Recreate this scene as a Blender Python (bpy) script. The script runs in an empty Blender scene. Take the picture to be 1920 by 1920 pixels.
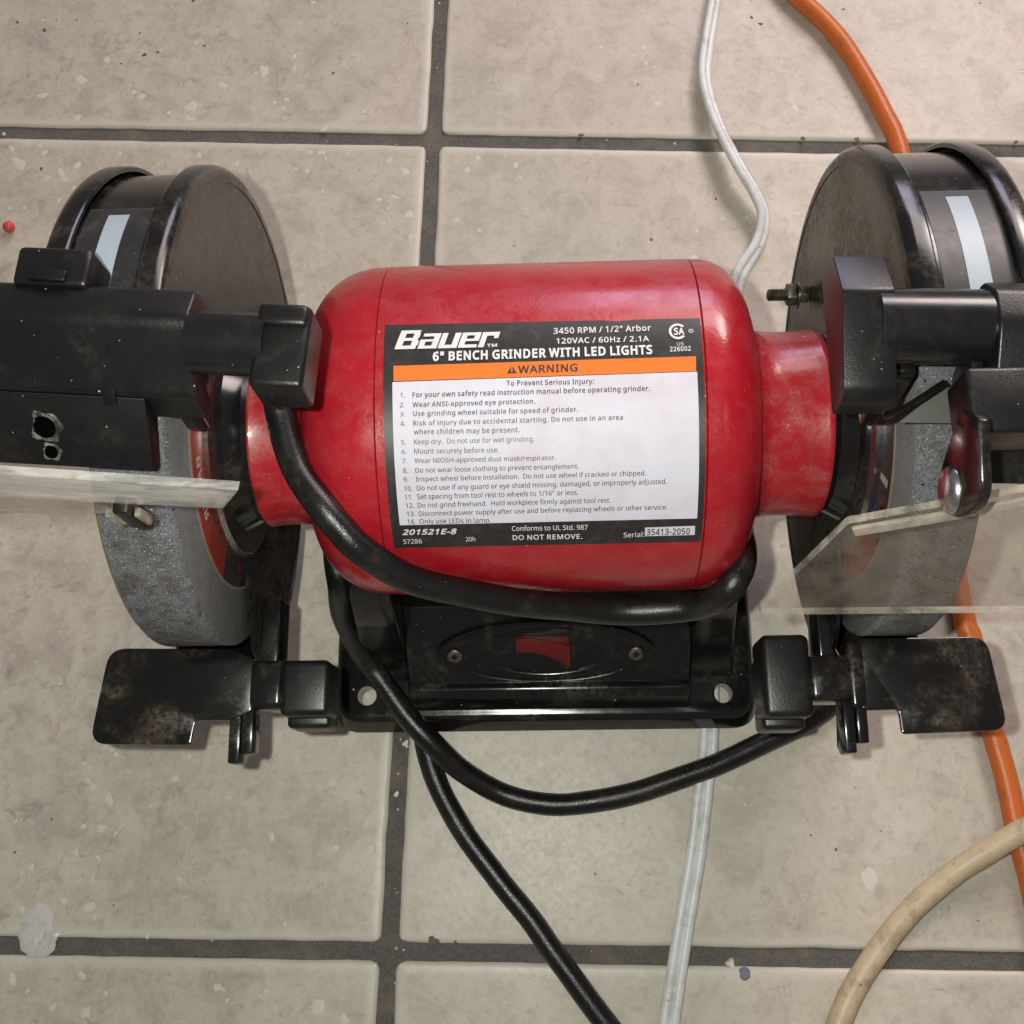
import bpy, bmesh, math, random
from mathutils import Vector, Matrix, noise as mnoise

# ------------------------------------------------------------------ units
S = 0.011                      # one working unit (11 mm) in metres
random.seed(7)
scene = bpy.context.scene
COL = scene.collection

# ------------------------------------------------------------------ camera
CAM = Vector((-0.162, -12.082, 44.070))
RX = Vector((0.99921146, -0.00845006, -0.03879495))     # image right
RY = Vector((0.01902471, 0.95951646, 0.2810093))        # image up
RZ = Vector((0.03484985, -0.28152578, 0.9589206))       # towards the viewer
cd = bpy.data.cameras.new('camera')
cd.sensor_width = 36.0
cd.sensor_fit = 'HORIZONTAL'
cd.lens = 2107.83 * 36.0 / 1920.0
cd.clip_start = 0.01
cd.clip_end = 60.0
cam = bpy.data.objects.new('camera', cd)
COL.objects.link(cam)
m = Matrix.Identity(4)
for i in range(3):
    m[i][0], m[i][1], m[i][2], m[i][3] = RX[i], RY[i], RZ[i], CAM[i] * S
cam.matrix_world = m
scene.camera = cam

# ------------------------------------------------------------------ room light, phone flash, lamps outside the frame
world = bpy.data.worlds.new('World')
scene.world = world
world.use_nodes = True
bg = world.node_tree.nodes['Background']
bg.inputs[0].default_value = (1.0, 0.90, 0.85, 1)
bg.inputs[1].default_value = 0.16


def lamp(name, kind, loc, energy, color, target=None, **kw):
    ld = bpy.data.lights.new(name, kind)
    ld.energy = energy
    ld.color = color
    for k, v in kw.items():
        setattr(ld, k, v)
    o = bpy.data.objects.new(name, ld)
    COL.objects.link(o)
    o.location = Vector(loc) * S
    if target is not None:
        o.rotation_euler = (Vector(target) - Vector(loc)).to_track_quat('-Z', 'Y').to_euler()
    return o


# the phone's flash sits beside its lens
fl = CAM - RX * 2.0 + RY * 0.7
lamp('phone_flash', 'POINT', fl, 4.7, (0.98, 1.0, 0.90), shadow_soft_size=0.0035)
# a warm lamp of the room beyond the upper right corner, and a cool window further back
lamp('room_lamp', 'AREA', (34, 46, 48), 1.8, (1.0, 0.86, 0.80), target=(10, 12, 0), shape='DISK', size=0.22)
lamp('ambient_fill', 'AREA', (75, 200, 150), 24.0, (1.0, 0.87, 0.85), target=(0, 0, 5), shape='RECTANGLE', size=1.3, size_y=0.9)  # unseen soft fill added for ambient light on the floor
lamp('window_light', 'AREA', (20, 120, 50), 3.0, (0.80, 0.74, 1.0), target=(2, 8, 8), shape='RECTANGLE', size=0.4, size_y=0.4)

scene.view_settings.view_transform = 'Standard'
scene.view_settings.look = 'None'
scene.view_settings.exposure = 0.0
scene.view_settings.gamma = 1.0
scene.view_settings.use_curve_mapping = False
scene.cycles.max_bounces = 10
scene.cycles.transparent_max_bounces = 12
scene.cycles.caustics_reflective = False
scene.cycles.caustics_refractive = False


# ------------------------------------------------------------------ material helpers
class N:
    """tiny node-tree writer; coordinates are in working units"""

    def __init__(self, name):
        self.m = bpy.data.materials.new(name)
        self.m.use_nodes = True
        self.t = self.m.node_tree
        self.b = self.t.nodes['Principled BSDF']
        tc = self.t.nodes.new('ShaderNodeTexCoord')
        mp = self.t.nodes.new('ShaderNodeVectorMath')
        mp.operation = 'SCALE'
        mp.inputs['Scale'].default_value = 1.0 / S
        self.t.links.new(tc.outputs['Object'], mp.inputs[0])
        self.co = mp.outputs[0]
        self.tc = tc

    def link(self, a, b):
        self.t.links.new(a, b)

    def put(self, sock, v):
        if isinstance(v, (int, float)):
            sock.default_value = v
        elif isinstance(v, tuple):
            sock.default_value = v if len(v) == 4 else (v[0], v[1], v[2], 1)
        else:
            self.link(v, sock)

    def noise(self, scale, detail=4, rough=0.55, dist=0.0, co=None, out='Fac'):
        n = self.t.nodes.new('ShaderNodeTexNoise')
        n.inputs['Scale'].default_value = scale
        n.inputs['Detail'].default_value = detail
        n.inputs['Roughness'].default_value = rough
        n.inputs['Distortion'].default_value = dist
        self.link(co or self.co, n.inputs['Vector'])
        return n.outputs[out]

    def stretch(self, sx, sy, sz, rot=(0, 0, 0)):
        n = self.t.nodes.new('ShaderNodeMapping')
        n.inputs['Scale'].default_value = (sx, sy, sz)
        n.inputs['Rotation'].default_value = rot
        self.link(self.co, n.inputs['Vector'])
        return n.outputs[0]

    def ramp(self, v, a, b, lo=0.0, hi=1.0):
        n = self.t.nodes.new('ShaderNodeMapRange')
        n.interpolation_type = 'SMOOTHSTEP'
        n.inputs[1].default_value = a
        n.inputs[2].default_value = b
        n.inputs[3].default_value = lo
        n.inputs[4].default_value = hi
        self.link(v, n.inputs[0])
        return n.outputs[0]

    def math(self, op, a, b=0.0):
        n = self.t.nodes.new('ShaderNodeMath')
        n.operation = op
        self.put(n.inputs[0], a)
        self.put(n.inputs[1], b)
        return n.outputs[0]

    def mix(self, f, a, b):
        n = self.t.nodes.new('ShaderNodeMix')
        n.data_type = 'RGBA'
        self.put(n.inputs[0], f)
        self.put(n.inputs[6], a)
        self.put(n.inputs[7], b)
        return n.outputs[2]

    def specks(self, scale, size, keep=0.5):
        """sparse little dots"""
        v = self.t.nodes.new('ShaderNodeTexVoronoi')
        v.inputs['Scale'].default_value = scale
        self.link(self.co, v.inputs['Vector'])
        w = self.t.nodes.new('ShaderNodeSeparateColor')
        self.link(v.outputs['Color'], w.inputs[0])
        near = self.math('LESS_THAN', v.outputs['Distance'], self.math('MULTIPLY', w.outputs[1], size))
        return self.math('MULTIPLY', near, self.math('GREATER_THAN', w.outputs[0], 1 - keep))

    def up(self):
        g = self.t.nodes.new('ShaderNodeNewGeometry')
        s = self.t.nodes.new('ShaderNodeSeparateXYZ')
        self.link(g.outputs['Normal'], s.inputs[0])
        return s.outputs[2]

    def bump(self, h, dist, strength=1.0):
        n = self.t.nodes.new('ShaderNodeBump')
        n.inputs['Strength'].default_value = strength
        n.inputs['Distance'].default_value = dist * S
        self.link(h, n.inputs['Height'])
        self.link(n.outputs[0], self.b.inputs['Normal'])

    def set(self, **kw):
        names = dict(color='Base Color', rough='Roughness', metal='Metallic', coat='Coat Weight',
                     coat_rough='Coat Roughness', spec='Specular IOR Level', ior='IOR')
        for k, v in kw.items():
            self.put(self.b.inputs[names[k]], v)
        return self.m


def black_mat(name, base=(0.006, 0.006, 0.0065), rough=0.3, dust=0.25, speck=0.35, dustcol=(0.20, 0.175, 0.14), scratch=0.0, bumpy=0.0, side=0.25, cover=0.46, spec=0.5):
    n = N(name)
    d = n.math('MULTIPLY', n.ramp(n.noise(0.55, 7, 0.62, 0.6), cover, cover + 0.32), n.ramp(n.noise(5.0, 6, 0.7), 0.3, 0.75))
    d = n.math('MULTIPLY', d, n.ramp(n.up(), -0.2, 0.9, side, 1.0))
    f = n.math('MULTIPLY', d, dust)
    film = n.math('MULTIPLY', n.ramp(n.noise(14, 3, 0.6), 0.35, 0.8), 0.03 * dust)
    f = n.math('ADD', f, film)
    gm = n.t.nodes.new('ShaderNodeNewGeometry')
    wear = n.math('MULTIPLY', n.ramp(gm.outputs['Pointiness'], 0.60, 0.74), n.ramp(n.noise(3.0, 6, 0.7), 0.35, 0.65, 0.25, 1.0))  # paler edges: highlight painted into the colour, mixed with worn paint
    f = n.math('MAXIMUM', f, n.math('MULTIPLY', wear, 0.30))
    if scratch:
        sc = n.ramp(n.noise(3.0, 4, 0.75, co=n.stretch(0.25, 5.0, 1.0, (0, 0, 0.9))), 0.66, 0.76)
        f = n.math('MAXIMUM', f, n.math('MULTIPLY', sc, scratch))
    col = n.mix(f, base, dustcol)
    col = n.mix(n.math('MULTIPLY', n.specks(1.7, 0.055, speck), 0.85), col, (0.62, 0.6, 0.55))
    col = n.mix(n.math('MULTIPLY', n.specks(4.5, 0.10, speck * 0.7), 0.45), col, (0.45, 0.42, 0.37))
    r = n.math('ADD', n.math('MULTIPLY', n.math('SUBTRACT', n.noise(2.2, 5), 0.5), 0.12), rough)
    r = n.math('ADD', r, n.math('MULTIPLY', f, 0.7))
    if bumpy:
        n.bump(n.noise(22, 3), bumpy)
    return n.set(color=col, rough=r, spec=spec)


M = {}
M['guard'] = black_mat('black_enamel', rough=0.16, dust=0.45, scratch=0.06)
M['guard_face'] = black_mat('dusty_floor_lit_enamel', base=(0.012, 0.0105, 0.009), rough=0.22, dust=0.55, dustcol=(0.17, 0.135, 0.10), scratch=0.16, side=1.0, speck=0.2, cover=0.34, spec=0.36)  # dust, with the lit floor's brown reflection painted into the colour
M['plastic'] = black_mat('black_plastic', base=(0.005, 0.0053, 0.006), rough=0.34, dust=0.16, speck=0.45, bumpy=0.006)
M['rest'] = black_mat('scuffed_black_steel', rough=0.18, dust=0.85, dustcol=(0.16, 0.125, 0.085), scratch=0.4)
M['base'] = black_mat('black_base_paint', rough=0.16, dust=0.4, speck=0.5)
M['rubber'] = black_mat('black_cord_rubber', base=(0.007, 0.007, 0.0078), rough=0.27, dust=0.22, speck=0.12, bumpy=0.01)
M['panel'] = black_mat('black_sticker', base=(0.018, 0.018, 0.02), rough=0.4, dust=0.35, speck=0.6)
M['arm'] = black_mat('glossy_black_tube', base=(0.008, 0.008, 0.010), rough=0.24, dust=0.22, speck=0.3)
n = N('chipped_plastic')
M['fleck_grey'] = n.set(color=n.mix(n.ramp(n.noise(3.2, 6, 0.7), 0.42, 0.62), (0.012, 0.012, 0.012), (0.20, 0.20, 0.17)), rough=0.6)
M['dull_plate'] = black_mat('dusty_grey_plate', base=(0.10, 0.10, 0.09), rough=0.5, dust=0.6, speck=0.2)
M['hole'] = N('painted_recess_shade').set(color=(0.002, 0.002, 0.002), rough=1.0, spec=0.0)  # flat black paints the shade inside screw holes and slots


def red_mat(name, dusty):
    n = N(name)
    base = n.mix(n.ramp(n.noise(0.4, 4), 0.3, 0.7), (0.40, 0.008, 0.019), (0.34, 0.007, 0.016))
    d = n.math('MULTIPLY', n.ramp(n.noise(1.3, 8, 0.7, 0.3), 0.40, 0.75), n.ramp(n.noise(14, 5, 0.75), 0.3, 0.75))
    f = n.math('ADD', n.math('MULTIPLY', d, dusty), n.math('MULTIPLY', n.noise(18, 3), 0.05 * dusty))
    col = n.mix(f, base, (0.40, 0.27, 0.24))
    scuff = n.math('MULTIPLY', n.ramp(n.noise(1.1, 8, 0.75, 1.0), 0.66, 0.72), 0.55)
    col = n.mix(scuff, col, (0.18, 0.09, 0.075))
    col = n.mix(n.math('MULTIPLY', n.specks(1.5, 0.05, 0.45), 0.8), col, (0.75, 0.6, 0.55))
    col = n.mix(n.math('MULTIPLY', n.specks(4.0, 0.07, 0.25), 0.5), col, (0.6, 0.4, 0.36))
    col = n.mix(n.math('MULTIPLY', n.ramp(n.noise(4.0, 5, 0.75, co=n.stretch(0.2, 3.0, 3.0, (0.4, 0.3, 0.5))), 0.69, 0.75), 0.35), col, (0.55, 0.25, 0.24))
    r = n.math('ADD', n.ramp(n.noise(0.9, 7, 0.65, 0.6), 0.35, 0.7, 0.0, 0.2), 0.2)
    r = n.math('ADD', r, n.math('MULTIPLY', f, 0.6))
    n.bump(n.noise(7, 3), 0.006)
    return n.set(color=col, rough=r, coat=0.2, coat_rough=0.10)


M['red'] = red_mat('red_enamel', 0.2)
M['red_dusty'] = red_mat('red_enamel_dusty', 0.6)


def flat(name, col, rough=0.45, grime=0.15, gcol=(0.25, 0.2, 0.17)):
    n = N(name)
    f = n.math('MULTIPLY', n.ramp(n.noise(3.0, 7, 0.7, 0.5), 0.45, 0.75), grime)
    c = n.mix(f, col, gcol)
    return n.set(color=c, rough=rough)


M['label_black'] = flat('label_black', (0.022, 0.020, 0.021), 0.42, 0.25, (0.12, 0.11, 0.10))
M['ink'] = flat('label_ink', (0.03, 0.03, 0.042), 0.5, 0.1)
M['label_print'] = flat('label_white_print', (0.70, 0.68, 0.69), 0.45, 0.2)
M['orange_print'] = flat('label_orange', (0.78, 0.17, 0.02), 0.42, 0.12)
n = N('label_paper')
pc = n.mix(n.ramp(n.noise(1.1, 6, 0.6), 0.35, 0.75), (0.62, 0.605, 0.70), (0.585, 0.525, 0.60))
pc = n.mix(n.math('MULTIPLY', n.ramp(n.noise(26, 3, 0.7), 0.55, 0.75), 0.35), pc, (0.45, 0.38, 0.40))
pc = n.mix(n.math('MULTIPLY', n.ramp(n.noise(3.2, 7, 0.75, 0.7), 0.64, 0.74), 0.45), pc, (0.36, 0.28, 0.29))
M['label_paper'] = n.set(color=pc, rough=0.62, spec=0.3)
M['stripe'] = flat('pale_reflective_tape', (0.34, 0.40, 0.47), 0.4, 0.15)

n = N('abrasive_stone')
g = n.noise(34, 3, 0.85)
c = n.mix(n.ramp(g, 0.33, 0.68), (0.03, 0.032, 0.038), (0.38, 0.40, 0.43))
c = n.mix(n.math('MULTIPLY', n.ramp(n.noise(1.4, 6, 0.65, 0.5), 0.46, 0.62), 0.62), c, (0.10, 0.075, 0.055))
c = n.mix(n.ramp(n.noise(9, 4, 0.7), 0.5, 0.68, 0, 0.6), c, (0.035, 0.035, 0.04))
c = n.mix(n.specks(15, 0.30, 0.4), c, (0.7, 0.75, 0.8))
c = n.mix(n.specks(5.5, 0.25, 0.25), c, (0.02, 0.02, 0.022))
n.bump(g, 0.05)
M['stone'] = n.set(color=c, rough=0.55, spec=0.6)
n = N('abrasive_stone_side')
g = n.noise(20, 4, 0.7)
c = n.mix(n.ramp(g, 0.3, 0.7), (0.075, 0.077, 0.08), (0.19, 0.19, 0.19))
c = n.mix(n.math('MULTIPLY', n.ramp(n.noise(1.6, 5), 0.5, 0.7), 0.5), c, (0.09, 0.085, 0.08))
n.bump(g, 0.02)
M['stone_side'] = n.set(color=c, rough=0.7)
M['tan_edge'] = flat('rusty_dust_edge', (0.24, 0.19, 0.12), 0.85, 0.8, (0.12, 0.10, 0.07))
n = N('steel')
c = n.mix(n.ramp(n.noise(6, 5), 0.35, 0.7), (0.62, 0.62, 0.62), (0.40, 0.38, 0.36))
M['steel'] = n.set(color=c, rough=0.28, metal=1.0)
n = N('dull_zinc')
c = n.mix(n.ramp(n.noise(4, 5), 0.4, 0.7), (0.20, 0.19, 0.15), (0.07, 0.065, 0.05))
M['zinc'] = n.set(color=c, rough=0.4, metal=0.8)
M['blot_red'] = flat('blotter_red', (0.28, 0.03, 0.02), 0.4, 0.3)
M['blot_black'] = flat('blotter_black', (0.03, 0.03, 0.032), 0.4, 0.3)
M['blot_white'] = flat('blotter_print', (0.45, 0.42, 0.38), 0.5, 0.3)
M['blot_blue'] = flat('blotter_blue', (0.04, 0.07, 0.22), 0.5, 0.3)
n = N('shaded_red_switch')
c = n.mix(n.ramp(n.noise(3, 6), 0.4, 0.8), (0.14, 0.007, 0.007), (0.075, 0.011, 0.010))  # darkened red: shade of the recess is put into the colour
M['switch'] = n.set(color=c, rough=0.42)


def acrylic(name, haze, hazecol):
    n = N(name)
    t = n.t
    tr = t.nodes.new('ShaderNodeBsdfTransparent')
    tr.inputs[0].default_value = (0.95, 0.94, 0.92, 1)
    g = n.noise(1.6, 7, 0.65, 0.4, co=n.stretch(0.5, 2.0, 2.5) if haze > 0.34 else None)
    n.set(color=hazecol, rough=0.16, ior=1.49)
    f = n.ramp(g, 0.32, 0.68, haze * 0.4, haze * 1.75)
    mx = t.nodes.new('ShaderNodeMixShader')
    n.link(f, mx.inputs[0])
    n.link(tr.outputs[0], mx.inputs[1])
    n.link(n.b.outputs[0], mx.inputs[2])
    gl = t.nodes.new('ShaderNodeBsdfGlossy')
    gl.inputs['Roughness'].default_value = 0.12
    lw = t.nodes.new('ShaderNodeLayerWeight')
    geo = t.nodes.new('ShaderNodeNewGeometry')
    fr = n.math('ADD', n.math('MULTIPLY', n.math('POWER', lw.outputs['Facing'], 5.0), 0.9), 0.04)
    fr = n.math('MULTIPLY', fr, n.math('SUBTRACT', 1.0, geo.outputs['Backfacing']))
    m2 = t.nodes.new('ShaderNodeMixShader')
    n.link(fr, m2.inputs[0])
    n.link(mx.outputs[0], m2.inputs[1])
    n.link(gl.outputs[0], m2.inputs[2])
    n.link(m2.outputs[0], t.nodes['Material Output'].inputs['Surface'])
    return n.m


M['acrylic'] = acrylic('clear_acrylic', 0.095, (0.42, 0.36, 0.30))
M['acrylic_edge'] = acrylic('acrylic_sawn_edge', 0.33, (0.55, 0.50, 0.42))
M['acrylic_worn'] = acrylic('scratched_acrylic', 0.36, (0.64, 0.63, 0.61))

# floor
n = N('beige_ceramic_tile')
sx_ = n.t.nodes.new('ShaderNodeSeparateXYZ')
n.link(n.co, sx_.inputs[0])
xs_ = sx_.outputs[0]          # the tiles on the left are the dirtier ones
big = n.noise(0.10, 5, 0.6, 0.6)
mid = n.noise(0.55, 7, 0.62, 0.8)
fine = n.noise(4.5, 6, 0.7)
c = n.mix(n.ramp(big, 0.35, 0.65), (0.58, 0.525, 0.435), (0.54, 0.50, 0.415))
c = n.mix(n.ramp(mid, 0.42, 0.70, 0.0, 0.75), c, (0.42, 0.372, 0.32))
c = n.mix(n.ramp(n.noise(0.9, 6, 0.6), 0.52, 0.75, 0, 0.5), c, (0.60, 0.57, 0.51))
c = n.mix(n.ramp(fine, 0.50, 0.72, 0, 0.38), c, (0.34, 0.295, 0.255))
c = n.mix(n.ramp(n.noise(0.32, 5, 0.6, 0.5), 0.52, 0.68, 0, 0.5), c, (0.66, 0.61, 0.535))
c = n.mix(n.math('MULTIPLY', n.ramp(n.noise(1.6, 8, 0.72, 1.2), 0.57, 0.66), n.math('MAXIMUM', n.ramp(n.noise(0.16, 3), 0.45, 0.62, 0, 0.6), n.ramp(xs_, -16.0, -4.0, 0.55, 0.0))), c, (0.28, 0.225, 0.185))
c = n.mix(n.math('MULTIPLY', n.ramp(n.noise(0.8, 7, 0.7, 0.8), 0.5, 0.72), n.ramp(xs_, -18.0, -2.0, 0.6, 0.12)), c, (0.30, 0.245, 0.205))
c = n.mix(n.ramp(n.noise(2.1, 6, 0.68, 0.6), 0.50, 0.68, 0, 0.42), c, (0.36, 0.31, 0.265))
c = n.mix(n.ramp(n.noise(2.6, 6, 0.7, 0.4, co=n.stretch(1, 1, 1, (0, 0, 1))), 0.54, 0.70, 0, 0.45), c, (0.66, 0.62, 0.56))
c = n.mix(n.math('MULTIPLY', n.specks(2.4, 0.12, 0.2), 0.6), c, (0.70, 0.66, 0.60))
c = n.mix(n.math('MULTIPLY', n.specks(1.9, 0.06, 0.22), 0.7), c, (0.12, 0.09, 0.07))
# glaze is paler and bare of grime along the rim of each tile
uvn = n.t.nodes.new('ShaderNodeUVMap')
sep = n.t.nodes.new('ShaderNodeSeparateXYZ')
n.link(uvn.outputs[0], sep.inputs[0])
e = n.math('ADD', sep.outputs[0], n.math('MULTIPLY', n.math('SUBTRACT', n.noise(2.5, 4), 0.5), 0.35))
c = n.mix(n.ramp(e, 0.10, 0.55, 0.65, 0.0), c, (0.66, 0.615, 0.545))
n.bump(n.math('ADD', n.math('MULTIPLY', mid, 0.6), n.math('MULTIPLY', n.noise(2.2, 4), 0.4)), 0.03, 0.6)
M['tile'] = n.set(color=c, rough=n.math('ADD', n.math('MULTIPLY', fine, 0.24), 0.30))
n = N('dark_grey_grout')
g = n.noise(9, 5, 0.7)
c = n.mix(n.ramp(g, 0.3, 0.7), (0.085, 0.080, 0.073), (0.15, 0.142, 0.13))
c = n.mix(n.math('MULTIPLY', n.specks(2.6, 0.16, 0.4), 0.9), c, (0.55, 0.55, 0.52))
c = n.mix(n.ramp(n.noise(0.7, 6, 0.65), 0.45, 0.7, 0, 0.7), c, (0.20, 0.165, 0.13))
n.bump(g, 0.05)
M['grout'] = n.set(color=c, rough=0.85)
M['fleck'] = flat('dried_pale_paint', (0.66, 0.61, 0.54), 0.5, 0.7, (0.56, 0.51, 0.44))
M['crumb'] = flat('dark_crumb', (0.13, 0.10, 0.085), 0.7, 0.5)
M['glue'] = flat('dried_glue', (0.60, 0.59, 0.56), 0.35, 0.8, (0.38, 0.37, 0.35))
M['chip_blue'] = flat('blue_grey_chip', (0.16, 0.19, 0.23), 0.6, 0.4)
M['bead'] = flat('coral_red_plastic', (0.62, 0.08, 0.06), 0.4, 0.2)


def cord_mat(name, col, dirt, dcol, rough=0.4, mid=None):
    n = N(name)
    c = n.mix(n.math('MULTIPLY', n.ramp(n.noise(1.3, 7, 0.68, 0.4), 0.46, 0.68), dirt), col, dcol)
    c = n.mix(n.math('MULTIPLY', n.ramp(n.noise(7, 6, 0.75), 0.58, 0.68), dirt), c, dcol)
    c = n.mix(n.math('MULTIPLY', n.specks(3.2, 0.13, 0.22), 0.8), c, (dcol[0] * 0.35, dcol[1] * 0.35, dcol[2] * 0.35))
    n.bump(n.noise(6, 4), 0.015)
    return n.set(color=c, rough=rough)


M['orange'] = cord_mat('orange_cord_vinyl', (0.60, 0.135, 0.022), 0.45, (0.33, 0.10, 0.03))
M['white_cord'] = cord_mat('white_lamp_cord_vinyl', (0.74, 0.76, 0.77), 0.35, (0.30, 0.24, 0.19), 0.36)
M['tan'] = cord_mat('aged_cream_cord_vinyl', (0.56, 0.45, 0.30), 0.65, (0.27, 0.215, 0.13), 0.42)


# ------------------------------------------------------------------ mesh helpers
def finish(me, smooth=38):
    for p in me.polygons:
        p.use_smooth = True
    me.set_sharp_from_angle(angle=math.radians(smooth))


def obj(name, bm, mats, parent=None, smooth=38, recentre=False):
    bmesh.ops.recalc_face_normals(bm, faces=bm.faces)
    off = Vector((0, 0, 0))
    if recentre:
        xs = [v.co for v in bm.verts]
        off = Vector(((min(v.x for v in xs) + max(v.x for v in xs)) / 2, (min(v.y for v in xs) + max(v.y for v in xs)) / 2, min(v.z for v in xs)))
    for v in bm.verts:
        v.co = (v.co - off) * S
    me = bpy.data.meshes.new(name)
    bm.to_mesh(me)
    bm.free()
    for mm in (mats if isinstance(mats, list) else [mats]):
        me.materials.append(M[mm] if isinstance(mm, str) else mm)
    finish(me, smooth)
    o = bpy.data.objects.new(name, me)
    COL.objects.link(o)
    o.location = off * S
    if parent is not None:
        o.parent = parent
    return o


def tag(o, label=None, cat=None, group=None, kind=None):
    for k, v in (('label', label), ('category', cat), ('group', group), ('kind', kind)):
        if v:
            o[k] = v
    return o


def bevel(bm, edges, w, seg=3):
    if w > 0:
        bmesh.ops.bevel(bm, geom=list(edges), offset=w, offset_type='OFFSET', segments=seg, profile=0.5, affect='EDGES', clamp_overlap=True)


def rpoly(pts, r, n=5):
    """round the corners of a 2-D polygon; r is one radius or one for each corner"""
    out = []
    k = len(pts)
    for i in range(k):
        ri = r[i] if isinstance(r, (list, tuple)) else r
        a, b, c = Vector(pts[i - 1]), Vector(pts[i]), Vector(pts[(i + 1) % k])
        u, v = (a - b), (c - b)
        d = min(ri, u.length * 0.45, v.length * 0.45)
        if d < 1e-4:
            out.append(tuple(b))
            continue
        p, q = b + u.normalized() * d, b + v.normalized() * d
        for j in range(n + 1):
            t = j / n
            out.append(tuple(p * (1 - t) ** 2 + b * 2 * t * (1 - t) + q * t * t))
    return out


def prism(pts, axis, a, b, bev=0.0, seg=2, bm=None, taper=None):
    """extrude a 2-D outline along an axis: 'x' takes (y,z), 'y' takes (x,z), 'z' takes (x,y)"""
    own = bmesh.new()

    def mk(p, t):
        return {'x': (t, p[0], p[1]), 'y': (p[0], t, p[1]), 'z': (p[0], p[1], t)}[axis]
    lo = [own.verts.new(mk(p, a)) for p in pts]
    hi = [own.verts.new(mk(p, b)) for p in (taper or pts)]
    k = len(pts)
    own.faces.new(lo)
    own.faces.new(list(reversed(hi)))
    for i in range(k):
        own.faces.new((lo[i], hi[i], hi[(i + 1) % k], lo[(i + 1) % k]))
    bmesh.ops.recalc_face_normals(own, faces=own.faces)
    if bev:
        es = [e for e in own.edges if len(e.link_faces) == 2 and e.calc_face_angle(0) > 0.5]
        bevel(own, es, bev, seg)
    if bm is None:
        return own
    merge(bm, own)
    return bm


def merge(bm, other):
    me = bpy.data.meshes.new('tmp')
    other.to_mesh(me)
    other.free()
    bm.from_mesh(me)
    bpy.data.meshes.remove(me)
    return bm


def box(x0, x1, y0, y1, z0, z1, bev=0.05, seg=3, bm=None):
    return prism([(x0, y0), (x1, y0), (x1, y1), (x0, y1)], 'z', z0, z1, bev, seg, bm)


def lathe(profile, cy, cz, n=72, a0=0.0, a1=360.0, closed=False, bm=None, mats=None):
    """turn (x, r) about the line y=cy, z=cz; angle 0 is towards the viewer, 90 up"""
    bm = bm or bmesh.new()
    full = abs(a1 - a0) >= 359.9
    k = n if full else n + 1
    rings = []
    for x, r in profile:
        if r < 1e-5:
            rings.append([bm.verts.new((x, cy, cz))] * k)
            continue
        ring = []
        for i in range(k):
            t = math.radians(a0 + (a1 - a0) * i / n)
            ring.append(bm.verts.new((x, cy - r * math.cos(t), cz + r * math.sin(t))))
        rings.append(ring)
    idx = list(range(len(rings) - 1)) + ([-1] if closed else [])
    for j in idx:
        A, B = rings[j], rings[j + 1]
        for i in range(n):
            i2 = (i + 1) % k if full else i + 1
            vs = []
            for v in (A[i], A[i2], B[i2], B[i]):
                if v not in vs:
                    vs.append(v)
            if len(vs) > 2:
                f = bm.faces.new(vs)
                if mats:
                    f.material_index = mats[j]
    if closed and not full:
        bm.faces.new([r[0] for r in rings])
        bm.faces.new([r[-1] for r in rings])
    return bm


def catmull(pts, step=0.25):
    P = [Vector(p) for p in pts]
    P = [P[0] * 2 - P[1]] + P + [P[-1] * 2 - P[-2]]
    out = []
    for i in range(1, len(P) - 2):
        a, b, c, d = P[i - 1:i + 3]
        k = max(2, int((c - b).length / step))
        for j in range(k):
            t = j / k
            out.append(0.5 * ((2 * b) + (c - a) * t + (2 * a - 5 * b + 4 * c - d) * t * t + (3 * b - a - 3 * c + d) * t ** 3))
    out.append(P[-2])
    return out


def tube(pts, section, bm=None, step=0.25, cap=True, up=Vector((0, 0, 1)), wob=0.0, roll=None):
    """sweep a 2-D section (side, up) along a smooth path"""
    bm = bm or bmesh.new()
    path = catmull(pts, step)
    rings = []
    side = None
    if wob:          # a cord never lies quite smooth
        path = [p + Vector((v.x, v.y, v.z * 0.2)) * 0.07 for p in path for v in (mnoise.noise_vector(p * 0.45),)]
    for i, p in enumerate(path):
        t = (path[min(i + 1, len(path) - 1)] - path[max(i - 1, 0)]).normalized()
        if side is None:
            side = t.cross(up)
            if side.length < 0.1:
                side = t.cross(Vector((0, 1, 0)))
        side = (side - t * side.dot(t)).normalized()
        if abs(t.z) < 0.7:
            s2 = t.cross(up).normalized()
            side = side.lerp(s2 if s2.dot(side) > 0 else -s2, 0.25).normalized()
        nrm = side.cross(t)
        w = 1 + wob * mnoise.noise(p * 1.3)
        sd, nm = side, nrm
        if roll:
            q = roll(p)
            sd, nm = side * math.cos(q) + nrm * math.sin(q), nrm * math.cos(q) - side * math.sin(q)
        rings.append([bm.verts.new(p + sd * (a * w) + nm * (b * w)) for a, b in section])
    k = len(section)
    for A, B in zip(rings, rings[1:]):
        for i in range(k):
            bm.faces.new((A[i], A[(i + 1) % k], B[(i + 1) % k], B[i]))
    if cap:
        bm.faces.new(rings[0])
        bm.faces.new(list(reversed(rings[-1])))
    return bm


def ring_section(r, n=16):
    return [(r * math.cos(2 * math.pi * i / n), r * math.sin(2 * math.pi * i / n)) for i in range(n)]


def rot_z(bm, deg, cx, cy):
    bmesh.ops.rotate(bm, verts=bm.verts, cent=(cx, cy, 0), matrix=Matrix.Rotation(math.radians(deg), 3, 'Z'))
    return bm


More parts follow.
